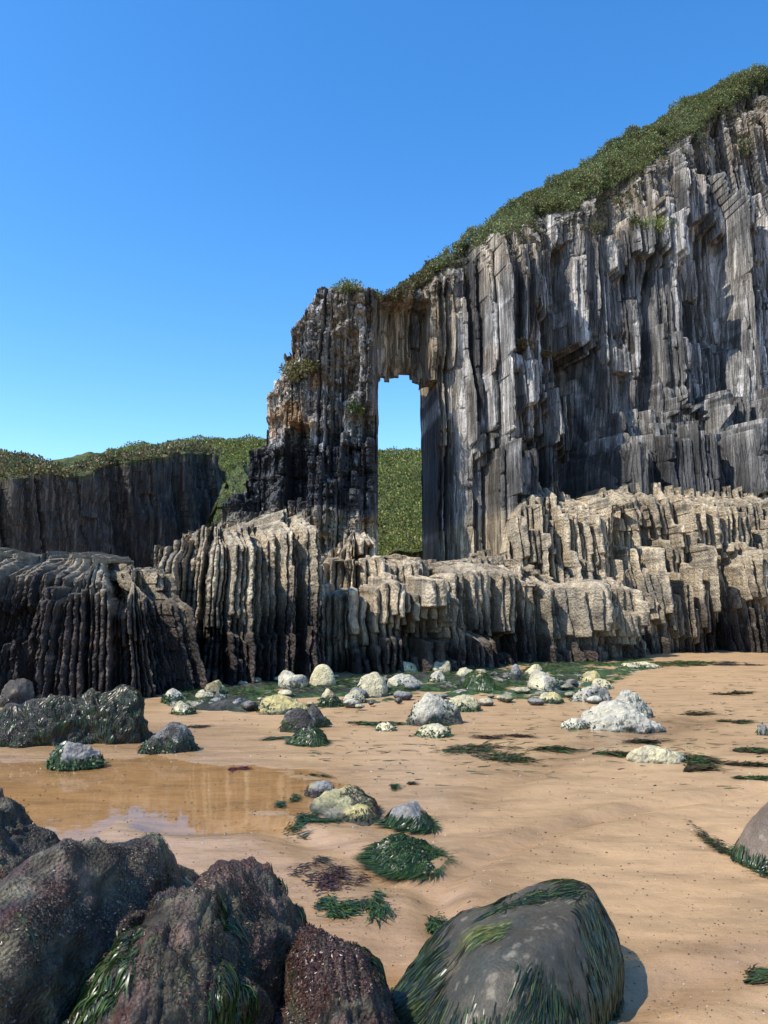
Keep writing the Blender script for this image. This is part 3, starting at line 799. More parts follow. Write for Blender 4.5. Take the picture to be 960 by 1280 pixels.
PALES = {'cream': (.55, .48, .29), 'yellow': (.48, .40, .17), 'white': (.50, .46, .35), 'grey': (.24, .23, .21), 'dark': (.06, .055, .05), 'brown': (.17, .13, .09), 'olive': (.30, .28, .15)}
def rock_col(V, Nn, n, n2, pal, patch, dark_low, loc, wetlow=.5):
    H = V[:, 2].max(); zz = (V[:, 2]) / max(H, 1e-3)
    P = V + np.array(loc)
    k = fbm(P[:, 0], P[:, 1], P[:, 2], 5, 4, 701); k2 = fbm(P[:, 0], P[:, 1], P[:, 2], 14, 3, 702)
    c = np.broadcast_to(np.array(PALES[pal]), V.shape).copy() * (1 + .18 * k2)[:, None]
    c = mixc(c, [.28, .26, .22], .6 * ss(.05, .5, k))
    c = mixc(c, PALES[patch], ss(.0, .35, n + .4 * k2 - .1) * .85)
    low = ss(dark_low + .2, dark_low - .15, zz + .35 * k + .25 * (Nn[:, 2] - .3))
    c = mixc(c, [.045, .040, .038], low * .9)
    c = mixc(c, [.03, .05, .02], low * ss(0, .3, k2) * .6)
    o = np.ones((len(V), 4)); o[:, :3] = c; o[:, 3] = np.clip(.12 + wetlow * low, 0, 1)
    return o

grit.data.materials.append(M_stone); tag(grit, 'tiny shells and grit sprinkled over the beach', 'grit', kind='stuff')
class Ribbons:
    def __init__(s): s.v = []; s.f = []; s.c = []; s.n = 0
    def add(s, pts, sides, w, col):
        k = len(pts)
        for i, (p, sd) in enumerate(zip(pts, sides)):
            t = i / (k - 1); ww = w * (.55 + .45 * math.sin(math.pi * min(1, t * 1.2))) * (1 - .75 * t * t)
            s.v.append((p[0] - sd[0] * ww, p[1] - sd[1] * ww, p[2] - sd[2] * ww)); s.v.append((p[0] + sd[0] * ww, p[1] + sd[1] * ww, p[2] + sd[2] * ww))
            cc = [x * (.75 + .5 * t) for x in col]; s.c.append(cc); s.c.append(cc)
        for i in range(k - 1):
            a = s.n + 2 * i; s.f.append((a, a + 1, a + 3, a + 2))
        s.n += 2 * k
    def build(s, name, parent=None, mat=None):
        if not s.v: return None
        return link(name, mesh(name, s.v, s.f, np.array(s.c), True), mat or M_weed, parent)

GREENS = [(.022, .050, .014), (.032, .075, .018), (.016, .028, .012), (.060, .10, .022), (.012, .020, .010)]
PURPLE = [(.056, .022, .017), (.032, .015, .011), (.080, .036, .026), (.018, .012, .009)]
BROWN = [(.045, .035, .014), (.07, .05, .02), (.025, .018, .010)]
def weed(bvh, pts, nrms, length, width, cols, seg=5, flow=None, lift=.006, curl=.5, ground_z=.006, rb=None, rnd=random):
    """blades that start on a surface and trail down it"""
    rb = rb or Ribbons()
    for p, n in zip(pts, nrms):
        p = Vector(p); n = Vector(n)
        L = length * rnd.uniform(.5, 1.4); st = L / seg; w = width * rnd.uniform(.6, 1.4)
        col = rnd.choice(cols); k = rnd.uniform(.7, 1.35); col = [x * k for x in col]
        ph = rnd.uniform(-1, 1); lf = lift * rnd.uniform(.4, 2.2)
        P = []; Sd = []
        prev = None
        for i in range(seg + 1):
            g = Vector((0, 0, -1)); t = g - n * g.dot(n)
            if flow is not None: t = t + Vector(flow(p)) * .8
            t = t + Vector((math.sin(p.x * 9 + p.y * 5 + 2 * p.z), math.cos(p.y * 8 - p.x * 4), 0)) * curl * .5
            t = t + Vector((rnd.uniform(-1, 1), rnd.uniform(-1, 1), rnd.uniform(-.4, .4))) * .35
            t = t - n * t.dot(n)
            if prev is not None: t = t + prev * .8
            if t.length < 1e-4: t = Vector((1, 0, 0))
            t.normalize(); prev = t.copy()
            sd = n.cross(t); sd = sd + n * ph * .5; sd.normalize()
            P.append(p + n * lf); Sd.append(sd)
            q = p + t * st
            if bvh is not None:
                hit = bvh.find_nearest(q)
                if hit[0] is not None: q, n = hit[0], hit[1]
            if q.z < ground_z + sandz(q):
                q = p + Vector((t.x, t.y, 0)).normalized() * st if (abs(t.x) + abs(t.y)) > 1e-3 else q
                q.z = ground_z + sandz(q); n = Vector((0, 0, 1))
            p = q
        rb.add(P, Sd, w, col)
    return rb

def flakes(rb, pts, nr, size, cols, stand=.4):
    n = len(pts)
    if not n: return
    tn = RNG.normal(size=pts.shape); tn[:, 2] -= .8
    tn -= nr * (tn * nr).sum(1)[:, None]; tn /= np.linalg.norm(tn, axis=1)[:, None] + 1e-9
    ax = tn + nr * (stand * RNG.random(n))[:, None]
    sd = np.cross(nr, ax); sd /= np.linalg.norm(sd, axis=1)[:, None] + 1e-9
    s_ = size * RNG.uniform(.4, 1.6, n)[:, None]; P = pts + nr * .003
    P4 = np.stack([P, P + ax * s_ * .5 + sd * s_ * .24, P + ax * s_, P + ax * s_ * .5 - sd * s_ * .24], 1).reshape(-1, 3)
    c = np.array(cols)[RNG.integers(0, len(cols), n)] * RNG.uniform(.6, 1.5, n)[:, None]
    rb.v.extend(P4.tolist()); rb.c.extend(np.repeat(c, 4, 0).tolist()); rb.f.extend((np.arange(4 * n).reshape(n, 4) + rb.n).tolist()); rb.n += 4 * n
def sandz(q):
    return 0.0
_sx = np.linspace(-16, 16, 641); _sy = np.linspace(1, 31, 601)
_sg = sand_z(*np.meshgrid(_sx, _sy, indexing='ij')).tolist()
def ZS(x, y):
    i = min(max((x + 16) / .05, 0), 639.0); j = min(max((y - 1) / .05, 0), 599.0)
    a = int(i); b = int(j); u = i - a; v = j - b
    return (_sg[a][b] * (1 - u) + _sg[a + 1][b] * u) * (1 - v) + (_sg[a][b + 1] * (1 - u) + _sg[a + 1][b + 1] * u) * v

def sample(V, Fc, n, mask=None, rng=RNG):
    a, b, c = V[Fc[:, 0]], V[Fc[:, 1]], V[Fc[:, 2]]
    cr = np.cross(b - a, c - a); A = np.linalg.norm(cr, axis=1); fn = cr / (A[:, None] + 1e-12)
    m = (a + b + c) / 3
    w = A.copy()
    if mask is not None: w = w * mask(m, fn)
    if w.sum() <= 0: return np.zeros((0, 3)), np.zeros((0, 3))
    i = rng.choice(len(Fc), n, p=w / w.sum())
    u = rng.random((n, 2)); fl = u.sum(1) > 1; u[fl] = 1 - u[fl]
    return a[i] + (b - a)[i] * u[:, :1] + (c - a)[i] * u[:, 1:], fn[i]

def boulder(px0, px1, yt, yb, seed, pal='cream', patch='grey', dark=.15, weed_n=0, weed_at=None, cols=GREENS, depth=.8, label='', group=None, rot=None,
            wl=.12, ww=.006, sub=5, rough=.14, planes=12, p=22, name='boulder', mat=None, cuts=(), bury=.5, flow=None, ridged=.07):
    x0, yf = ground(px0, yb); x1, _ = ground(px1, yb)
    W = (x1 - x0); D = W * depth; yc = yf + D * .42
    top = at(0.5 * (px0 + px1), yt, yc)[2]
    top = max(top, .04)
    cx = (px0 + px1) / 2; X = at(cx, yb, yc)[0]
    wid = (at(px1, yb, yc)[0] - at(px0, yb, yc)[0]) / 2
    H = top * (1 + bury + .5 * random.random())
    r = rot if rot is not None else random.uniform(-.35, .35)
    V, Fc, n, n2 = rock_shape((wid, D / 2, H), r, seed, planes, p, rough, sub, cuts=cuts, ridged=ridged)
    V[:, 0] *= wid / (np.abs(V[:, 0]).max()); 
    V[:, 2] += top - V[:, 2].max()
    loc = (X, yc, 0)
    Nn = normals(V, Fc)
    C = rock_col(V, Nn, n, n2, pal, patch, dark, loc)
    e = empty(name, loc)
    tag(e, label, 'rock', group)
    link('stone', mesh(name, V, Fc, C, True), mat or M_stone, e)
    if weed_n:
        bvh = BVHTree.FromPolygons(V.tolist(), Fc.tolist())
        mk = weed_at or (lambda m, fn: (m[:, 2] > .0) * (fn[:, 2] > -.3) * ss(.65, .2, m[:, 2] / top + .5 * vn(m[:, 0] * 4, m[:, 1] * 4, m[:, 2] * 4, seed)))
        pts, nr = sample(V, Fc, weed_n, mk)
        k = len(pts) // (4 if mat is not M_smooth else 2) if name == 'boulder' and weed_n < 900 else len(pts)
        rb = weed(bvh, pts[:k], nr[:k], wl * .8, ww * .8, cols, 4, lift=.006, flow=flow, curl=.9)
        if weed_n < 900 or weed_n > 5000: p2, n2_ = sample(V, Fc, weed_n * 4, mk); flakes(rb, p2, n2_, wl * (.28 if weed_n < 900 else .12), cols)
        w_ = rb.build('seaweed', e)
        if w_: w_['kind'] = 'stuff'
    return e

G1 = 'pale boulders strewn along the foot of the ridges'
BL = [
 # px0, px1, yt, yb, pal, patch, dark, weed, label
 (384, 423, 830, 862, 'cream', 'cream', .05, 0, 'smooth egg-shaped cream boulder leaning against the dark ridge foot', .8),
 (340, 388, 838, 862, 'white', 'grey', .05, 40, 'grey-white split boulder left of the smooth egg-shaped one', .7),
 (250, 290, 850, 872, 'yellow', 'brown', .15, 30, 'rounded yellow-brown boulder at the dark foot of the fluted ridge', .8),
 (200, 244, 860, 880, 'white', 'grey', .2, 130, 'small white-topped boulder with green weed on its side, beside the long dark rock', .8),
 (204, 250, 876, 893, 'cream', 'olive', .1, 60, 'flat pale boulder on the sand just right of the long dark rock', .8),
 (258, 300, 866, 880, 'grey', 'dark', .2, 120, 'low weed-covered grey stone in front of the rounded yellow-brown boulder', .8),
 (316, 386, 868, 892, 'yellow', 'olive', .1, 40, 'long flat ochre stone at the front edge of the green weed', .8),
 (392, 434, 860, 884, 'cream', 'dark', .45, 160, 'cream-topped boulder with dark weedy front beside the long ochre stone', .8),
 (424, 462, 862, 880, 'cream', 'white', .1, 20, 'low cream slab between two boulders under the arch', .8),
 (440, 492, 840, 872, 'cream', 'white', .08, 30, 'broad whitish boulder with a rounded back below the arch', .9),
 (488, 524, 826, 842, 'cream', 'yellow', .05, 10, 'small cream boulder touching the rock wall below the arch', .9),
 (482, 528, 842, 862, 'white', 'cream', .08, 40, 'whitish boulder in the weed just behind the big round one', .8),
 (534, 566, 824, 842, 'cream', 'grey', .15, 20, 'upright cream boulder at the wall right of the small cream one', .9),
 (532, 562, 838, 854, 'white', 'cream', .15, 40, 'squat white boulder under the upright cream one', .8),
 (566, 600, 834, 848, 'cream', 'white', .05, 20, 'flat cream stone peeping over the green-draped boulder', .9),
 (634, 656, 830, 854, 'grey', 'dark', .4, 60, 'small dark stone with pale cap beside the green-draped boulder', .9),
 (652, 682, 830, 850, 'cream', 'dark', .35, 50, 'pale boulder with dark sides behind the white wedge-shaped one', .9),
 (656, 714, 838, 866, 'white', 'cream', .08, 90, 'white wedge-shaped boulder with a steep dark right end', .9),
 (662, 708, 865, 880, 'yellow', 'cream', .25, 30, 'small yellow-topped stone in the shallow water before the white wedge', .7),
 (720, 756, 838, 856, 'yellow', 'cream', .08, 40, 'bright yellow-topped boulder near the right end of the weed', .9),
 (736, 768, 848, 862, 'cream', 'grey', .1, 20, 'small cream stone right of the yellow-topped boulder', .9),
 (704, 772, 856, 878, 'white', 'grey', .08, 30, 'long low whitish slab behind the big white rock', .6),
 (770, 826, 827, 838, 'cream', 'white', .35, 130, 'flat pale slab with green weed along its front, at the foot of the right ridge', .8),
 (548, 608, 868, 890, 'cream', 'olive', .2, 60, 'low pale rock right behind the big round barnacled boulder', .8),
 (350, 400, 884, 916, 'dark', 'grey', .3, 40, 'dark wet stone with a hump at its right, alone on the sand', .7),
 (376, 412, 880, 910, 'dark', 'grey', .3, 60, 'dark rounded stone behind the green weedy one', .8),
 (508, 582, 866, 908, 'white', 'grey', .30, 60, 'big round whitish barnacled boulder on the sand in the centre', .8),
 (516, 568, 904, 922, 'cream', 'white', .1, 50, 'small flat cream stone in front of the big round barnacled boulder', .8),
 (466, 500, 902, 914, 'cream', 'cream', .1, 20, 'sliver of pale stone half sunk in the sand left of the round boulder', .8),
 (780, 868, 930, 954, 'cream', 'cream', .05, 0, 'smooth cream-yellow stone half buried in the sand with weed at its ends', .7),
 (946, 962, 904, 920, 'grey', 'dark', .2, 10, 'tiny grey stone at the right edge of the beach', .9),
 (284, 312, 872, 886, 'grey', 'dark', .3, 60, 'dark stone with a green fringe between two flat boulders', .9),
 (566, 590, 846, 862, 'dark', 'grey', .3, 60, 'small dark stone under the left flank of the green-draped boulder', .9),
]
for k, (a, b, c, d, pal, pt, dk, wn, lab, dp) in enumerate(BL):
    big = (b - a) > 60
    boulder(a, b, c, d, 900 + k * 7, pal, pt, dk, wn, depth=dp, label=lab, group=G1 if c < 885 else None, wl=.16, ww=.008, sub=6 if big else 5, rough=.13 if k else .07, ridged=.07 if k else 0,
            planes=10 if k == 0 else 12, p=6 if k == 0 else 20)
protos = []
for k in range(5):
    V, Fc, n, n2 = rock_shape((.10, .08, .06), 0, 1200 + k, 10, 18, .14, 4, ridged=.06)
    protos.append(mesh('beach_stone', V, Fc, rock_col(V, normals(V, Fc), n, n2, ['cream', 'grey', 'white', 'dark', 'olive'][k], 'grey', .1, (k, 0, 0)), True)); protos[-1].materials.append(M_stone)
for k in range(52):
    px = random.uniform(215, 770); yb = random.uniform(0, 1) ** .8
    py = (852 - (px - 215) * .022) * (1 - yb) + (892 - (px - 215) * .02) * yb
    x, y = ground(px, py); o = bpy.data.objects.new('beach_stone', protos[k % 5]); COL.objects.link(o)
    g_ = random.uniform(.6, 1.7); o.location = (x, y, .03 + .02 * g_); o.scale = (g_, g_, g_ * random.uniform(.7, 1.1)); o.rotation_euler = (0, 0, random.uniform(0, 6.28))
    tag(o, 'one of the small loose stones strewn among the weed at the ridge foot', 'stone', 'small stones among the weed at the ridge foot')
# the boulder draped with bright green weed
boulder(570, 642, 838, 866, 1301, 'yellow', 'cream', .1, 3200, lambda m, fn: (m[:, 2] > 0) * (ss(.25, -.1, m[:, 0] - .1 * fn[:, 2]) + (m[:, 2] < .25)), GREENS[:4], 1.3,
        'boulder draped with bright green weed, its yellow crown bare', G1, wl=.22, ww=.009, sub=6)
# big white craggy rock
def craggy(px0, px1, yt, yb, seed, label, pal='white', cuts=(), **kw):
    return boulder(px0, px1, yt, yb, seed, pal, 'grey', .12, 40, depth=.75, label=label, rough=.2, planes=9, p=16, sub=6, cuts=cuts, bury=.15, **kw)
craggy(756, 818, 862, 900, 1402, 'tall white craggy rock rising behind the broad one on the open sand')
craggy(712, 832, 876, 915, 1411, 'broad white craggy rock sprawling on the open sand', cuts=((-.5, -.1, .8, .62), (.6, 0, .75, .7)))
craggy(698, 736, 897, 912, 1413, 'small white stone at the left tip of the broad craggy rock')

# long dark slab at the left and its neighbours
LG = lambda m, fn: (m[:, 2] > .0) * (.15 + (fn[:, 2] > .5))
boulder(-22, 204, 858, 934, 1501, 'brown', 'olive', .80, 4200, lambda m, fn: (m[:, 2] > .0) * ((fn[:, 2] > .35) * ss(-.3, .2, vn(m[:, 0] * 2.5, m[:, 1] * 4, 0, 3)) + .5 * (fn[:, 1] < -.4)), GREENS[:3] + [(.03, .02, .012), (.02, .015, .012), (.05, .03, .02)], .45,
        'long low dark rock with green weed along its flat top, at the left', rot=.16, wl=.11, ww=.006, sub=7, planes=8, p=18, rough=.2, ridged=.12, cuts=((-.12, -.35, 1, .58), (0, -1, .1, .72), (1, 0, .2, .85)), mat=M_near)
boulder(144, 252, 902, 942, 1511, 'grey', 'dark', .35, 120, None, GREENS, .6, 'wedge-shaped dark rock with a pale stripe, standing in the edge of the pool', rot=-.12, sub=6, planes=9, p=16, cuts=((-.6, -.1, .7, .5),), mat=M_near)
boulder(60, 136, 925, 960, 1521, 'grey', 'brown', .2, 420, lambda m, fn: (m[:, 2] > .0) * ss(.1, -.1, m[:, 0] + .25 + .3 * vn(m[:, 0] * 6, m[:, 1] * 6, 0, 2)) + (m[:, 2] < .07) * (m[:, 2] > 0), GREENS[:4], .7, 'small humped grey rock ringed with bright green weed in the pool', sub=6)
boulder(-10, 50, 848, 884, 1531, 'dark', 'brown', .4, 100, None, PURPLE, .8, 'dark knobbly rock lying at the foot of the low ridge, far left', sub=5, rough=.2)
boulder(42, 66, 866, 880, 1533, 'dark', 'brown', .4, 60, None, GREENS, .8, 'small dark rock just behind the long low one', sub=5, rough=.2)
boulder(356, 414, 908, 934, 1541, 'dark', 'olive', .5, 1500, lambda m, fn: (m[:, 2] > .0), GREENS[:4], label='low stone wholly covered in bright green weed on the open sand', wl=.10, ww=.006, depth=1.2)

# mid-ground rocks with weed
boulder(384, 478, 992, 1030, 1601, 'olive', 'yellow', .25, 1100, lambda m, fn: (m[:, 2] > .0) * ss(-.02, .12, m[:, 0] + .15 * vn(m[:, 0] * 7, m[:, 1] * 7, 0, 5)), PURPLE + GREENS[:2] + BROWN[:1], 1.7,
        'flat ochre rock with a tuft of purple and green weed on its right', sub=6, wl=.06, ww=.0045, planes=8, p=14, cuts=((-.3, -.4, .8, .45),))
boulder(378, 428, 976, 994, 1603, 'grey', 'olive', .3, 60, None, PURPLE, .8, 'small grey slab at the back of the flat ochre rock', sub=5, wl=.07, ww=.005)
boulder(478, 548, 1002, 1040, 1611, 'grey', 'dark', .35, 900, lambda m, fn: (m[:, 2] > .0) * ((m[:, 2] < .1) + (np.abs(m[:, 0]) > .16) * .7), GREENS[:3], 1.2,
        'dark shiny stone with green blades trailing toward its left', sub=6, wl=.13, ww=.005, mat=M_smooth, flow=lambda p: (-.6, -.5, 0))
boulder(458, 556, 1048, 1098, 1621, 'dark', 'dark', .6, 5200, lambda m, fn: (m[:, 2] > -.01), GREENS, 1.7,
        'dome of long dark green weed blades combed over a hidden stone', sub=6, wl=.15, ww=.0036, bury=.5, rough=.2, flow=lambda p: (-.6 + p.x * 1.0, -.5, 0))
#PART3
# ---------------------------------------------------------------- foreground rocks
SANDTREE = None
def fg(name, label, c, size, rot, seed, cuts=(), planes=8, p=14, rough=.12, fq=1.4, colf=None, sub=7, mat=None, cat='rock', ribs=0.0, tilt=(0, 0), flare=0.0, ridged=0.0):
    def extra(V, d):
        if not ribs: return V
        a = V[:, 0] + .25 * V[:, 1] + .1 * fbm(V[:, 0], V[:, 1], V[:, 2], 2, 3, seed)
        w_ = .05
        q = a / w_ + .7 * vn(a / w_ * .6, 0, 0, seed); f = q - np.floor(q); hsh = h3(np.floor(q), 1, 1, seed)
        k = ribs * (np.sqrt(np.clip(1 - (2 * f - 1) ** 2, 0, 1)) - 1 + .9 * (hsh - .5))
        return V + d * k[:, None]
    V, Fc, n, n2 = rock_shape(size, rot, seed, planes, p, rough, sub, fq, extra, cuts, tilt, flare, ridged)
    V[:, 2] *= size[2] / V[:, 2].max()
    Nn = normals(V, Fc)
    C = colf(V, Nn, n, n2)
    e = empty(name, c); tag(e, label, cat)
    link('stone', mesh(name, V, Fc, C, True), mat or M_near, e)
    return e, V, Fc, BVHTree.FromPolygons(V.tolist(), Fc.tolist())

def col_base(V, c0, patches, wet=.3):
    c = np.broadcast_to(np.array(c0), V.shape).copy()
    w_ = np.full(len(V), wet)
    for (cc, f, o, thr, amt, sd, wv) in patches:
        k = fbm(V[:, 0], V[:, 1], V[:, 2], f, o, sd)
        t = ss(thr, thr + .18, k) * amt
        c = mixc(c, cc, t); w_ = w_ * (1 - t) + wv * t
    o_ = np.ones((len(V), 4)); o_[:, :3] = c; o_[:, 3] = w_
    return o_
def col_crust(tan=.0, purple=.0):
    """rock with barnacle grey-tan above, purple-brown encrusting weed lower down"""
    def f(V, Nn, n, n2):
        c = col_base(V, [.070, .055, .034], [([.165, .14, .085], 4, 4, .05 - tan, .8, 811, .35), ([.028, .024, .019], 6, 4, .05, .8, 812, .8), ([.20, .175, .125], 18, 3, .26, .5, 813, .2),
                                 ([.085, .034, .022], 5, 4, .18 - purple, .85, 814, .8), ([.17, .10, .08], 9, 4, .20 - purple * .5, .6, 815, .5), ([.045, .06, .02], 7, 3, .25, .6, 816, .5)])
        low = ss(.30, .02, V[:, 2] + .12 * n2)[:, None]
        c[:, :3] = c[:, :3] * (1 - .55 * low) + np.array([.035, .022, .022]) * .55 * low
        return c
    return f
def strands(e, V, Fc, bvh, n, mask, wl, ww, cols, name='seaweed', seg=5, flow=None, lift=.006, curl=.5):
    pts, nr = sample(V, Fc, n, mask)
    rb = weed(bvh, pts, nr, wl, ww, cols, seg, flow=flow, lift=lift, curl=curl)
    o_ = rb.build(name, e)
    if o_: o_['kind'] = 'stuff'
    return o_
NZ = lambda m, f, s: vn(m[:, 0] * f, m[:, 1] * f, m[:, 2] * f, s)


def crust(e, V, Fc, n, mask, size, cols, name='crust', stand=.35):
    """short tufts and flakes of crusting weed lying on the rock"""
    pts, nr = sample(V, Fc, n, mask)
    if not len(pts): return
    tn = RNG.normal(size=pts.shape); tn[:, 2] -= .6
    tn -= nr * (tn * nr).sum(1)[:, None]; tn /= np.linalg.norm(tn, axis=1)[:, None]
    ax = tn + nr * (stand * RNG.random(n))[:, None]
    sd = np.cross(nr, ax); sd /= np.linalg.norm(sd, axis=1)[:, None]
    s_ = size * RNG.uniform(.4, 1.6, n)[:, None]; P = pts + nr * .002
    P4 = np.stack([P, P + ax * s_ * .5 + sd * s_ * .24, P + ax * s_ + nr * s_ * .1, P + ax * s_ * .5 - sd * s_ * .24], 1).reshape(-1, 3)
    c = np.array(cols)[RNG.integers(0, len(cols), n)] * RNG.uniform(.6, 1.5, n)[:, None]
    link(name, mesh(name, P4, np.arange(4 * n).reshape(n, 4), np.repeat(c, 4, 0)), M_weed, e)['kind'] = 'stuff'
PK = PURPLE + [(.11, .06, .040), (.08, .04, .028), (.15, .10, .065), (.04, .024, .016)]
TN = [(.16, .14, .10), (.10, .09, .06), (.22, .19, .14), (.06, .05, .04)]

e, V, Fc, b = fg('rock', 'almost black craggy rock at the far left edge, its crest catching the sun', (-2.30, 4.35, 0), (.60, .85, .62), .2, 2101, tilt=(-.1, .15), planes=10, p=20, ridged=.12, colf=col_crust(-.1, .0), rough=.20)
crust(e, V, Fc, 8000, lambda m, fn: (m[:, 2] > .02) * ss(.1, .3, NZ(m, 5, 1) + .4 * NZ(m, 14, 4)), .009, PURPLE + TN[3:] + GREENS[3:])

e, V, Fc, b = fg('rock', 'big sloping rock with a grey barnacled back and a deeply shaded right side, front left', (-1.38, 3.10, 0), (.56, 1.10, .76), -.30, 2112,
                 tilt=(.42, .22), planes=12, p=22, ridged=.08, cuts=((1, -.1, .1, .72), (-.7, 0, .7, .72)), colf=col_crust(.12, .0), rough=.17, fq=1.2)
crust(e, V, Fc, 20000, lambda m, fn: (m[:, 2] > .02) * (.04 + ss(.25, .45, NZ(m, 5, 2) + .35 * NZ(m, 14, 3) + .3 * (fn[:, 0] > .45))), .009, PK + TN[1:])
strands(e, V, Fc, b, 500, lambda m, fn: (m[:, 2] > .25) * (NZ(m, 5, 9) > .45) * 1.0, .04, .003, GREENS[:4])

e, V, Fc, b = fg('rock', 'ribbed rock crusted pink and purple with green weed trailing down its front', (-.72, 3.14, 0), (.37, .86, .59), -.22, 2123,
                 tilt=(.05, .20), planes=11, p=20, ridged=.07, cuts=((.7, 0, .7, .8),), colf=col_crust(.02, .20), rough=.20, ribs=.014, fq=1.3)
crust(e, V, Fc, 14000, lambda m, fn: (m[:, 2] > .0) * (.04 + ss(.1, .3, NZ(m, 5, 3) + .4 * NZ(m, 14, 4))), .009, PK + GREENS[3:])
strands(e, V, Fc, b, 4500, lambda m, fn: (m[:, 2] > .0) * ((m[:, 1] < -.2) * (NZ(m, 4, 18) > -.05) * .8 + (m[:, 1] > .48) * (NZ(m, 4, 7) > -.1) + (NZ(m, 4, 8) > .5) * .5) , .08, .0032, GREENS)

e, V, Fc, b = fg('rock', 'small humped rock striped with long dark green weed and pink crust', (-.20, 3.14, 0), (.24, .42, .40), .15, 2131,
                 tilt=(0, .15), planes=8, p=10, ridged=.08, flare=.3, colf=col_crust(0, .22), rough=.13, ribs=.014)
crust(e, V, Fc, 9000, lambda m, fn: (m[:, 2] > .0) * (.05 + ss(.1, .3, vn(m[:, 0] * 9, m[:, 1] * 2, 0, 5))) , .009, PK)
crust(e, V, Fc, 5000, lambda m, fn: (m[:, 2] > .28) * 1.0, .011, PURPLE)
strands(e, V, Fc, b, 3600, lambda m, fn: (m[:, 2] > .0) * (m[:, 2] < .31) * ss(-.1, .25, vn(m[:, 0] * 11, m[:, 1] * 2, 0, 4)), .11, .0032, GREENS + GREENS[:1], curl=.2)

def col_smooth(V, Nn, n, n2):
    c = col_base(V, [.068, .060, .043], [([.100, .080, .055], 3, 4, .0, .7, 821, .35), ([.045, .048, .038], 4, 4, .1, .7, 822, .6), ([.22, .19, .14], 26, 3, .30, .6, 823, .2)], .4)
    d = np.hypot((V[:, 0] + .14) / .17, (V[:, 1] + .12) / .15) + .4 * fbm(V[:, 0], V[:, 1], V[:, 2], 8, 3, 825)
    c[:, :3] = mixc(c[:, :3], [.15, .15, .035], ss(1.1, .1, d) * .6)
    tn = np.abs(V[:, 2] - .335 - .1 * V[:, 0] + .02 * n2); c[:, :3] = mixc(c[:, :3], [.42, .32, .20], ss(.02, .005, tn) * ss(-.1, -.2, V[:, 0] - .05) * ss(-.05, .15, V[:, 1]) * .9)
    return c
e, V, Fc, b = fg('boulder', 'great smooth grey boulder fringed with dark green weed, front centre right', (.54, 3.47, 0), (.46, .70, .40), -.45, 2143, planes=7, p=18, rough=.08, fq=1.1, flare=.14, tilt=(.42, .10),
                 cuts=((.85, -.2, .5, .84), (.05, .05, 1, .66), (-.6, -.5, .7, .72)), colf=col_smooth, mat=M_smooth)
FL = lambda p: ((-.7 if p.x < .05 else .2), -.5, 0)
def ms(m, fn):
    low = ss(.30, .14, m[:, 2] + .12 * NZ(m, 6, 4)) * (m[:, 1] < .30) * (m[:, 2] > -.01)
    rgt = ss(.22, .34, m[:, 0] + .05 * NZ(m, 7, 5)) * (m[:, 2] > .0)
    vein = (np.abs(m[:, 1] - .10 - .25 * m[:, 0] + .05 * NZ(m, 6, 6)) < .025) * (m[:, 0] > -.1) * (m[:, 0] < .2) * (m[:, 2] > .2) * 2.5
    return low + .8 * rgt + vein * 1.0 + (np.hypot(m[:, 0] - .02, m[:, 1] - .33) < .05) * (m[:, 2] > .2) * 2
strands(e, V, Fc, b, 8000, ms, .08, .0030, [tuple(x * .6 for x in g) for g in GREENS] + [(.02, .035, .02), (.05, .075, .02), (.03, .03, .02), (.08, .10, .03), (.005, .01, .006)], seg=5, flow=FL, curl=.8, lift=.002)
strands(e, V, Fc, b, 90, lambda m, fn: (np.hypot(m[:, 0] + .12, m[:, 1] + .20) + .06 * NZ(m, 9, 3) < .10) * (m[:, 2] > .2) * 1.0, .06, .0026, [(.10, .15, .02), (.05, .10, .02), (.16, .17, .04)], flow=FL)

e, V, Fc, b = fg('boulder', 'brown-grey boulder half out of the picture at the right edge', (2.82, 5.05, 0), (.62, .52, .58), .3, 2151, planes=6, p=9, rough=.07,
                 colf=lambda V, Nn, n, n2: col_base(V, [.16, .12, .085], [([.24, .20, .15], 3, 4, .0, .7, 831, .2), ([.06, .06, .04], 5, 4, .2, .7, 832, .3), ([.3, .28, .2], 20, 3, .3, .5, 833, .1)], .3), mat=M_smooth)
strands(e, V, Fc, b, 500, lambda m, fn: (m[:, 2] > .0) * (m[:, 2] < .1) * (m[:, 0] < .0), .12, .004, GREENS)

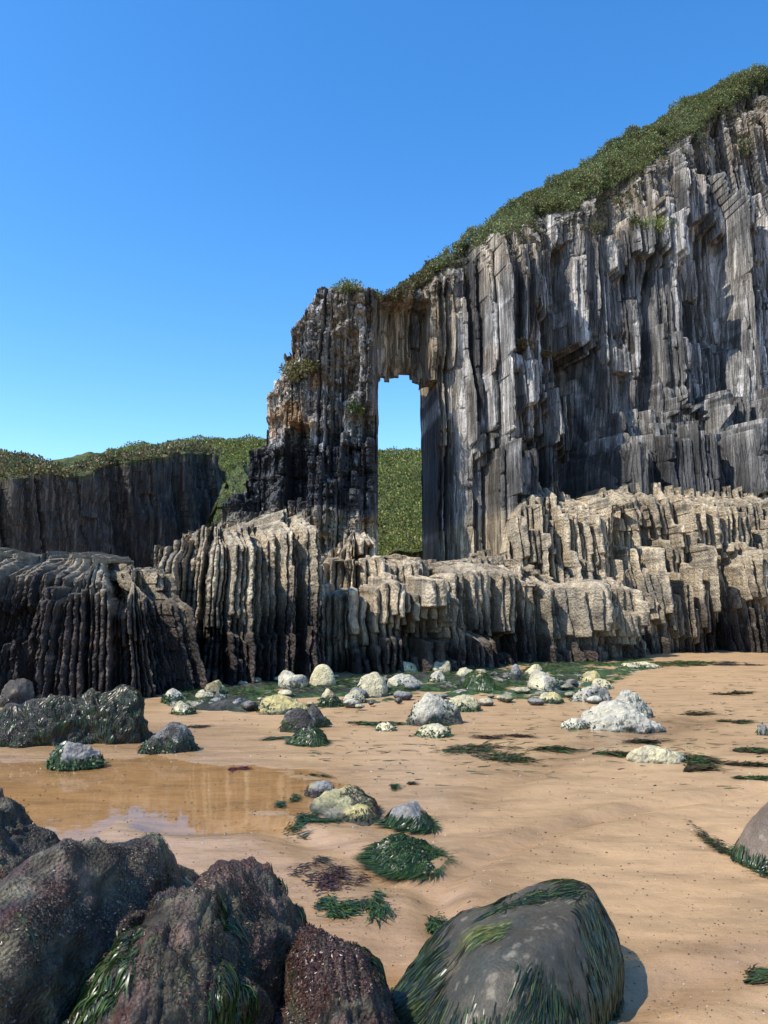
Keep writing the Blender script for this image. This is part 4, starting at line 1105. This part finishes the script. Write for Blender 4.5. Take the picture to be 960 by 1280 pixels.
# ---------------------------------------------------------------- weed lying on the sand
def flat_weed(px, py, wpx, hpx, n, cols, label, length=.10, width=.004, ang=None, group=None, seed=0, name='seaweed_clump', cat='seaweed', kind=None, spread=None):
    rnd = random.Random(seed + int(px * 7 + py))
    cx, cy = ground(px, py); sx = ground(px + wpx / 2, py)[0] - cx; sy = (ground(px, py - hpx / 2)[1] - cy)
    rb = Ribbons(); pts = []
    nc = max(1, n // 25); cs = [(rnd.gauss(0, .45) * sx, rnd.gauss(0, .45) * sy) for _ in range(nc)]
    a0 = ang if ang is not None else rnd.uniform(-.3, .3)
    for k in range(n):
        c = rnd.choice(cs); x = c[0] + rnd.gauss(0, .22) * sx; y = c[1] + rnd.gauss(0, .22) * sy
        L_ = length * rnd.uniform(.4, 1.4); a = a0 + rnd.gauss(0, spread if spread else .35); z = .004 + rnd.uniform(0, .012)
        P = []; Sd = []
        for i in range(5):
            P.append((x, y, z + float(ZS(cx + x, cy + y)) + .010 * math.sin(math.pi * i / 4) * rnd.random())); Sd.append((-math.sin(a), math.cos(a), rnd.uniform(-.5, .5)))
            x += math.cos(a) * L_ / 4; y += math.sin(a) * L_ / 4; a += rnd.gauss(0, .25)
        col = rnd.choice(cols); kk = rnd.uniform(.7, 1.3)
        rb.add(P, Sd, width * rnd.uniform(.5, 1.5), [v * kk for v in col])
    o = rb.build(name); o.location = (cx, cy, 0)
    tag(o, label, cat, group, kind); return o
GW = 'loose weed stranded on the sand'
D_ = GREENS + BROWN
CL = [(410, 1098, 70, 34, 420, PURPLE + BROWN[:1], 'purple clump of weed spread on the sand just above the humped striped rock', .06, .006, 0),
 (418, 1134, 55, 26, 300, GREENS[:4], 'green fan of weed lying directly above the humped striped rock', .08, .006, -.6),
 (468, 1138, 34, 34, 200, GREENS, 'small green tuft right of the green fan, above the trickle of water', .08, .005, -1.2),
 (545, 1152, 32, 36, 220, GREENS, 'little green tuft touching the upper left of the great smooth boulder', .08, .005, -1.3),
 (948, 1216, 44, 20, 260, GREENS[:4] + BROWN, 'green wisp of weed at the right edge, low on the sand', .11, .005, 0),
 (908, 1062, 24, 50, 300, GREENS[2:] + BROWN, 'ragged dark weed against the left of the boulder at the right edge', .07, .004, 2.6),
 (374, 1026, 26, 20, 260, GREENS[:3], 'round green clump left of the flat ochre rock', .07, .006, .2),
 (402, 1024, 50, 7, 160, GREENS[:3], 'thin green line of weed along the front of the flat ochre rock', .08, .005, .0),
 (346, 1004, 20, 8, 90, GREENS, 'small green scrap of weed far left of the flat ochre rock', .07, .006, .0),
 (367, 994, 16, 9, 80, GREENS, 'small green scrap between the pool and the flat ochre rock', .07, .006, -.5),
 (395, 968, 24, 4, 50, D_, 'thin dark sliver of weed behind the flat ochre rock', .09, .006, -.1),
 (490, 984, 20, 9, 70, GREENS, 'green scrap behind the dark shiny stone', .08, .006, .4),
 (512, 981, 16, 4, 40, BROWN + GREENS[:1], 'thin brown scrap behind the dark shiny stone', .08, .006, .3),
 (400, 1074, 30, 9, 60, GREENS[4:] + BROWN, 'dark wisp of weed on the sand above the purple clump', .08, .005, -.4),
 (290, 960, 20, 4, 70, [(.14, .02, .02), (.08, .02, .02)], 'small reddish scrap of weed at the edge of the pool', .10, .008, .0),
 (600, 938, 110, 16, 420, D_, 'wide scatter of green weed in front of the small flat cream stone', .14, .008, .1),
 (628, 950, 60, 10, 200, D_, 'second scatter of green weed, nearer than the wide one', .14, .008, .1),
 (612, 922, 60, 6, 160, BROWN + PURPLE, 'brown streak of weed left of the broad white rock', .16, .009, .0),
 (690, 938, 70, 7, 180, D_, 'dark green streak of weed below the broad white rock', .16, .009, .0),
 (760, 942, 50, 5, 160, D_, 'black weed trailing from the left tip of the half-buried yellow stone', .18, .010, .0),
 (868, 950, 30, 16, 380, D_, 'tangle of dark weed at the right tip of the half-buried yellow stone', .14, .009, -1.0),
 (862, 962, 26, 6, 60, BROWN, 'single dark strap of weed below the half-buried yellow stone', .30, .012, .6),
 (800, 928, 60, 4, 120, BROWN + GREENS[4:], 'dark line of weed behind the half-buried yellow stone', .18, .010, .0),
 (860, 893, 40, 5, 100, BROWN, 'brown straps of weed right of the broad white rock', .25, .012, .3),
 (920, 904, 30, 5, 90, D_, 'thin weed beside the tiny grey stone at the right edge', .2, .010, .1),
 (940, 940, 44, 9, 200, D_, 'dark weed streak at the right edge, level with the yellow stone', .2, .010, .3),
 (926, 957, 60, 5, 150, BROWN + GREENS[:1], 'thin brown weed line at the right edge below the dark streak', .2, .010, .1),
 (936, 974, 40, 4, 90, GREENS, 'short green weed line at the right edge, lowest of three', .16, .009, .0),
 (470, 905, 60, 6, 240, GREENS[:4], 'green weed around the sliver of pale stone', .16, .010, .0),
 (900, 867, 60, 6, 110, BROWN + GREENS[4:], 'thin dark weed streak far out on the sand at the right', .25, .012, .0),
 (905, 836, 60, 4, 160, [(.05, .05, .05), (.03, .03, .03)], 'grey-black drift line in front of the right-hand ridge', .25, .015, .0),
 (850, 834, 110, 5, 420, GREENS[:4], 'long green weed streak right of the flat slab at the ridge foot', .25, .015, .0),
 (250, 908, 40, 6, 90, BROWN + GREENS[:1], 'brown specks of weed right of the wedge-shaped dark rock', .12, .008, .2),
 (345, 924, 40, 5, 110, BROWN + GREENS[:2], 'thin green strands leading into the green-covered stone', .14, .008, .1)]
for k, (a, b_, c, d, n, cols, lab, ln, wd, an) in enumerate(CL):
    flat_weed(a, b_, c, d, n, cols, lab, ln, wd, an, GW, k)
# tiny scattered bits nobody could count
rb = Ribbons()
for k in range(900):
    px = random.uniform(330, 990); py = random.choice([random.uniform(846, 900), random.uniform(850, 990), random.uniform(840, 940)])
    x, y = ground(px, py); x += 0.6 * vn(x * .5, y * .5, 0, 3)
    if vn(x * .35, y * .6, 2, 5) + random.random() * .6 < .25: continue
    a = random.gauss(0, .3); L_ = random.uniform(.04, .22); z = float(ZS(x, y)) + .006; P = []; Sd = []
    for i in range(4):
        P.append((x, y, z)); Sd.append((-math.sin(a), math.cos(a), .3)); x += math.cos(a) * L_ / 3; y += math.sin(a) * L_ / 3; a += random.gauss(0, .4)
    rb.add(P, Sd, random.uniform(.003, .010), [v * random.uniform(.7, 1.4) for v in random.choice(D_)])
tag(rb.build('weed_scraps'), 'tiny scraps of weed sprinkled over the sand', 'seaweed', kind='stuff')

# the weed-covered rubble along the foot of the ridges: a low uneven bed
BX = np.linspace(-5.2, 8.6, 560); BY = np.linspace(10.8, 21.5, 420)
bx, by = np.meshgrid(BX, BY, indexing='ij')
pxx, pyy = project(bx, by, np.zeros_like(bx))
TOPB = [(190, 868), (260, 862), (400, 852), (480, 842), (560, 836), (640, 832), (760, 828), (860, 830)]
LOWB = [(190, 872), (215, 886), (300, 890), (380, 886), (440, 884), (500, 876), (560, 874), (620, 874), (660, 880), (700, 876), (740, 864), (800, 842), (870, 838)]
msk = ss(-8, 3, pyy - interp(pxx, TOPB)) * ss(3, -5, pyy - interp(pxx, LOWB)) * ss(195, 215, pxx) * ss(850, 800, pxx)
nb1 = fbm(bx, by, 0, 1.6, 4, 901); nb2 = fbm(bx, by, 0, 5, 3, 902)
bz = sand_z(bx, by) - .07 + msk * (.10 + .13 * nb1 + .05 * nb2) 
ix = np.arange(bx.size).reshape(bx.shape)
q = np.stack([ix[:-1, :-1].ravel(), ix[1:, :-1].ravel(), ix[1:, 1:].ravel(), ix[:-1, 1:].ravel()], 1)
keep = msk[:-1, :-1].ravel() > .02; q = q[keep]
bc = mixc(np.broadcast_to(np.array([.025, .035, .018]), bx.shape + (3,)), [.095, .085, .07], ss(.0, .35, nb2)); bc = mixc(bc, [.045, .11, .025], ss(-.3, .2, -nb1))
bc = mixc(bc, [.35, .32, .24], ss(.28, .4, fbm(bx, by, 0, 3, 3, 905)))
bo = np.ones(bx.shape + (4,)); bo[..., :3] = bc; bo[..., 3] = .5
BV = np.stack([bx.ravel(), by.ravel(), bz.ravel()], 1)
bed = link('seaweed_bed', mesh('seaweed_bed', BV, q, bo.reshape(-1, 4), True), M_near)
tag(bed, 'green weed matted over rubble along the foot of the rock ridges', 'seaweed', kind='stuff')
tri = np.concatenate([q[:, [0, 1, 2]], q[:, [0, 2, 3]]])
pts, nr = sample(BV, tri, 9000, lambda m, fn: (m[:, 2] > .0) * ss(-.5, .1, -vn(m[:, 0] * 1.6, m[:, 1] * 1.6, 0, 44)))
weed(None, pts, nr, .14, .008, [tuple(v * 1.5 for v in g) for g in GREENS[:4]] + BROWN[:1], 4, lift=.012, flow=lambda p: (.8, -.6, 0)).build('blades', bed)

# ---------------------------------------------------------------- scrub
def leaves(name, P, Nn, size, cols, parent=None, fold=.5, rng=RNG, up=.35):
    n = len(P)
    ax = rng.normal(size=(n, 3)) + Nn * .8 + np.array([0, 0, up]); ax /= np.linalg.norm(ax, axis=1)[:, None]
    sd = np.cross(ax, rng.normal(size=(n, 3))); sd /= np.linalg.norm(sd, axis=1)[:, None]
    s_ = size * rng.uniform(.5, 1.5, n)[:, None]
    V = np.stack([P, P + ax * s_ * .5 + sd * s_ * .28, P + ax * s_, P + ax * s_ * .5 - sd * s_ * .28], 1).reshape(-1, 3)
    Fc = np.arange(4 * n).reshape(n, 4)
    c = np.array(cols)[rng.integers(0, len(cols), n)] if len(np.shape(cols)) == 2 else cols
    c = c * rng.uniform(.65, 1.4, n)[:, None]
    return link(name, mesh(name, V, Fc, np.repeat(c, 4, 0)), M_leaf, parent)
SCG = np.array([[.065, .105, .032], [.085, .13, .045], [.05, .08, .03], [.11, .14, .055], [.14, .14, .055], [.16, .17, .07]]) * 1.35
SCB = np.array([[.16, .12, .06], [.11, .085, .045], [.09, .09, .04]])
def scrub_over(o, cond, n, hgt, size, name, fq=.9, brown=0.0, up=.35, pal=None):
    me = o.data; nv = len(me.vertices); co = np.empty(nv * 3, np.float32); me.vertices.foreach_get('co', co); co = co.reshape(-1, 3).astype(float)
    nm = np.empty(nv * 3, np.float32); me.vertices.foreach_get('normal', nm); nm = nm.reshape(-1, 3).astype(float)
    k = np.nonzero(cond(co, nm))[0]
    i = RNG.choice(k, n)
    P = co[i] + RNG.uniform(-.06, .06, (n, 3)); 
    cl = .5 + .5 * fbm(P[:, 0], P[:, 1], P[:, 2], fq, 3, 950)
    cl = np.clip(cl * 2.6 - .75, 0.03, 1.5)
    P = P + (nm[i] * .5 + np.array([0, -.15, .6])) * (hgt * cl * RNG.random(n) ** .5)[:, None]
    t = fbm(P[:, 0], P[:, 1], P[:, 2], fq * .7, 3, 960) + RNG.normal(0, .12, n) + brown
    tone = 1 + .9 * fbm(P[:, 0], P[:, 1], P[:, 2], fq * .5, 3, 970)[:, None]
    pal = SCG if pal is None else np.array(pal)
    c = pal[RNG.integers(0, len(pal), n)]; c2 = SCB[RNG.integers(0, len(SCB), n)]
    c = np.where((t > .16)[:, None], c2, c) * tone * 1.3
    return leaves(name, P, nm[i], size, c, up=up)
cl = cliff_objs[2]
def vegmask(co, nm):
    px, py = project(co[:, 0], co[:, 1], co[:, 2])
    return (py < interp(px, VEG) + 16 * fbm(co[:, 0], co[:, 2], 0, .8, 3, 8) - 3) & (fbm(co[:, 0], co[:, 1], co[:, 2], .7, 3, 88) < .16) & (nm[:, 2] > .15) & (co[:, 1] < 40)
s1 = scrub_over(cl, vegmask, 230000, .42, .062, 'scrub', fq=1.1)
s1b = scrub_over(cliff_objs[1], lambda co, nm: (lambda px, py: (py < interp(px, VEG) + 2) & (px > 484))(*project(co[:, 0], co[:, 1], co[:, 2])), 7000, .3, .08, 'scrub', brown=.1)
tag(s1b, 'low brown-green scrub on top of the arch lintel', 'scrub', kind='stuff')
tag(s1, 'dense green bramble and gorse scrub along the brow of the main cliff', 'scrub', kind='stuff')
s2 = scrub_over(cl, lambda co, nm: (lambda px, py: (py < interp(px, VEG) + 34) & (py > interp(px, VEG) - 4) & (vn(co[:, 0] * 1.3, co[:, 1], co[:, 2] * 1.3, 31) > .25) & (nm[:, 2] > .1))(*project(co[:, 0], co[:, 1], co[:, 2])),
                12000, .16, .07, 'dry_grass', brown=.35, up=1.0)
tag(s2, 'dry grass and heather on the ledges below the cliff-top scrub', 'grass', kind='stuff')
s3 = scrub_over(hill, lambda co, nm: (co[:, 1] < 100) & (co[:, 0] > -32) & (co[:, 0] < 8) & (co[:, 2] > 4.5), 200000, .65, .19, 'hill_scrub', fq=.35, pal=[[.19, .22, .05], [.12, .16, .04], [.25, .26, .07], [.08, .11, .03]])
tag(s3, 'green and yellowish scrub covering the hill behind the arch', 'scrub', kind='stuff')
def fmask(co, nm):
    px, py = project(co[:, 0], co[:, 1], co[:, 2])
    t = interp(px, TFAR) + interp(px, [(-300, 30), (0, 34), (60, 14), (200, 14), (260, 12), (300, 8)])
    return (py < t + 4 * vn(co[:, 0], co[:, 1], 0, 6)) & (nm[:, 2] > .2)
s4 = scrub_over(far, fmask, 45000, .4, .20, 'far_scrub', fq=.3, brown=.32)
tag(s4, 'rough grass and scrub on top of the shaded far cliff', 'scrub', kind='stuff')

# plants that stand out one by one on the rock
_cv = []
for o in cliff_objs:
    me = o.data; nv = len(me.vertices); co = np.empty(nv * 3, np.float32); me.vertices.foreach_get('co', co); _cv.append(co.reshape(-1, 3))
_cv = np.concatenate(_cv); _px, _py = project(_cv[:, 0], _cv[:, 1], _cv[:, 2])
def surf(px, py):
    k = np.nonzero((np.abs(_px - px) < 3) & (np.abs(_py - py) < 3))[0]
    if not len(k): return None
    return _cv[k[np.argmin(_cv[k, 1])]]
def plant(px, py, wpx, hpx, cols, label, n=500, leaf=.06, name='cliff_plant', cat='plant'):
    p = surf(px, py)
    if p is None: return
    p = Vector([float(v) for v in p]); s_ = p.y / F; r = RNG.normal(size=(n, 3)); r /= np.linalg.norm(r, axis=1)[:, None]
    r = r * (RNG.random(n)[:, None] ** .4) * (1 + .35 * fbm(r[:, 0], r[:, 1], r[:, 2], 1.5, 2, int(px)))[:, None]
    P = r * np.array([wpx * s_ / 2, wpx * s_ / 3, hpx * s_ / 2]) + np.array([0, -.08, hpx * s_ * .2])
    e = empty(name, tuple(p)); tag(e, label, cat)
    leaves('foliage', P, r, leaf, cols, parent=e)
    # short woody stems
    rb = Ribbons()
    for k in range(8):
        q = P[k * 7 % n] * .8; rb.add([(0, .05, -.02), (q[0] * .5, q[1] * .5, q[2] * .4), tuple(q)], [(1, 0, .2)] * 3, .012, (.10, .07, .04))
    rb.build('stems', e, M_leaf)
plant(824, 286, 46, 20, [[.20, .26, .05], [.28, .32, .08], [.12, .17, .04]], 'bright yellow-green cushion plant on a ledge high on the main cliff', 900)
plant(790, 282, 20, 18, [[.10, .12, .04], [.07, .09, .03]], 'small dull green tuft just left of the bright cushion plant', 350)
plant(746, 286, 26, 18, [[.14, .13, .06], [.09, .10, .04]], 'olive tuft on the ledge at the left end of the cushion plant ledge', 400)
plant(930, 192, 34, 30, [[.07, .10, .03], [.10, .12, .04], [.04, .06, .02]], 'rounded green bush among broken plates near the right edge', 800)
plant(874, 182, 20, 22, [[.10, .12, .05], [.07, .09, .03]], 'green tuft below the scrub, left of the rounded bush', 350)
plant(438, 364, 40, 16, SCG.tolist(), 'dark green bush crowning the arch pillar', 900)
plant(472, 368, 24, 10, SCG.tolist() + SCB.tolist(), 'low bush at the right end of the pillar top', 400)
plant(438, 513, 18, 20, [[.03, .06, .015], [.06, .10, .02]], 'dark leafy tuft in a crack halfway up the pillar', 400)
plant(450, 517, 14, 12, [[.16, .18, .05], [.10, .12, .03]], 'yellowish tuft beside the dark leafy one on the pillar', 250)
plant(366, 466, 34, 26, [[.20, .18, .07], [.13, .13, .05], [.24, .21, .10]], 'straw-coloured grass tuft on the pillar shoulder beside the white ledge', 700, .09)
plant(386, 462, 20, 18, [[.20, .18, .07], [.13, .13, .05]], 'smaller straw-coloured tuft right of the first on the pillar shoulder', 350, .08)
plant(656, 436, 34, 14, [[.16, .12, .05], [.10, .09, .04]], 'brownish grass tuft on a ledge halfway up the cliff', 400, .08)
plant(682, 446, 20, 10, [[.16, .12, .05], [.12, .10, .04]], 'small brown tuft right of the halfway ledge tuft', 250, .08)
plant(470, 352 + 18, 10, 6, SCB.tolist(), 'tiny dry tuft between pillar and lintel', 80)
# ---------------------------------------------------------------- sky and sun
L = Vector((-.54, -.28, .80)).normalized()
w = bpy.data.worlds.new('World'); S.world = w; w.use_nodes = True
nt = w.node_tree; bg = nt.nodes['Background']
sky = nt.nodes.new('ShaderNodeTexSky'); sky.sky_type = 'NISHITA'; sky.sun_disc = False
sky.sun_elevation = math.asin(L.z); sky.sun_rotation = math.atan2(L.x, L.y)
sky.air_density = 1.0; sky.dust_density = .3; sky.ozone_density = 2.5
hs = nt.nodes.new('ShaderNodeHueSaturation'); hs.inputs['Saturation'].default_value = 1.33; hs.inputs['Value'].default_value = 1.65; hs.inputs['Hue'].default_value = .502
nt.links.new(sky.outputs[0], hs.inputs['Color']); nt.links.new(hs.outputs[0], bg.inputs[0]); bg.inputs[1].default_value = .15
sd = bpy.data.lights.new('sun', 'SUN'); sd.energy = 5.0; sd.angle = math.radians(.5); sd.color = (1, .92, .79)
so = bpy.data.objects.new('sun', sd); COL.objects.link(so); so.rotation_euler = L.to_track_quat('Z', 'Y').to_euler(); so.location = (-20, -10, 40)
S.view_settings.view_transform = 'Standard'; S.view_settings.look = 'None'
S.view_settings.exposure = 0.18; S.view_settings.gamma = 1; S.view_settings.use_curve_mapping = False
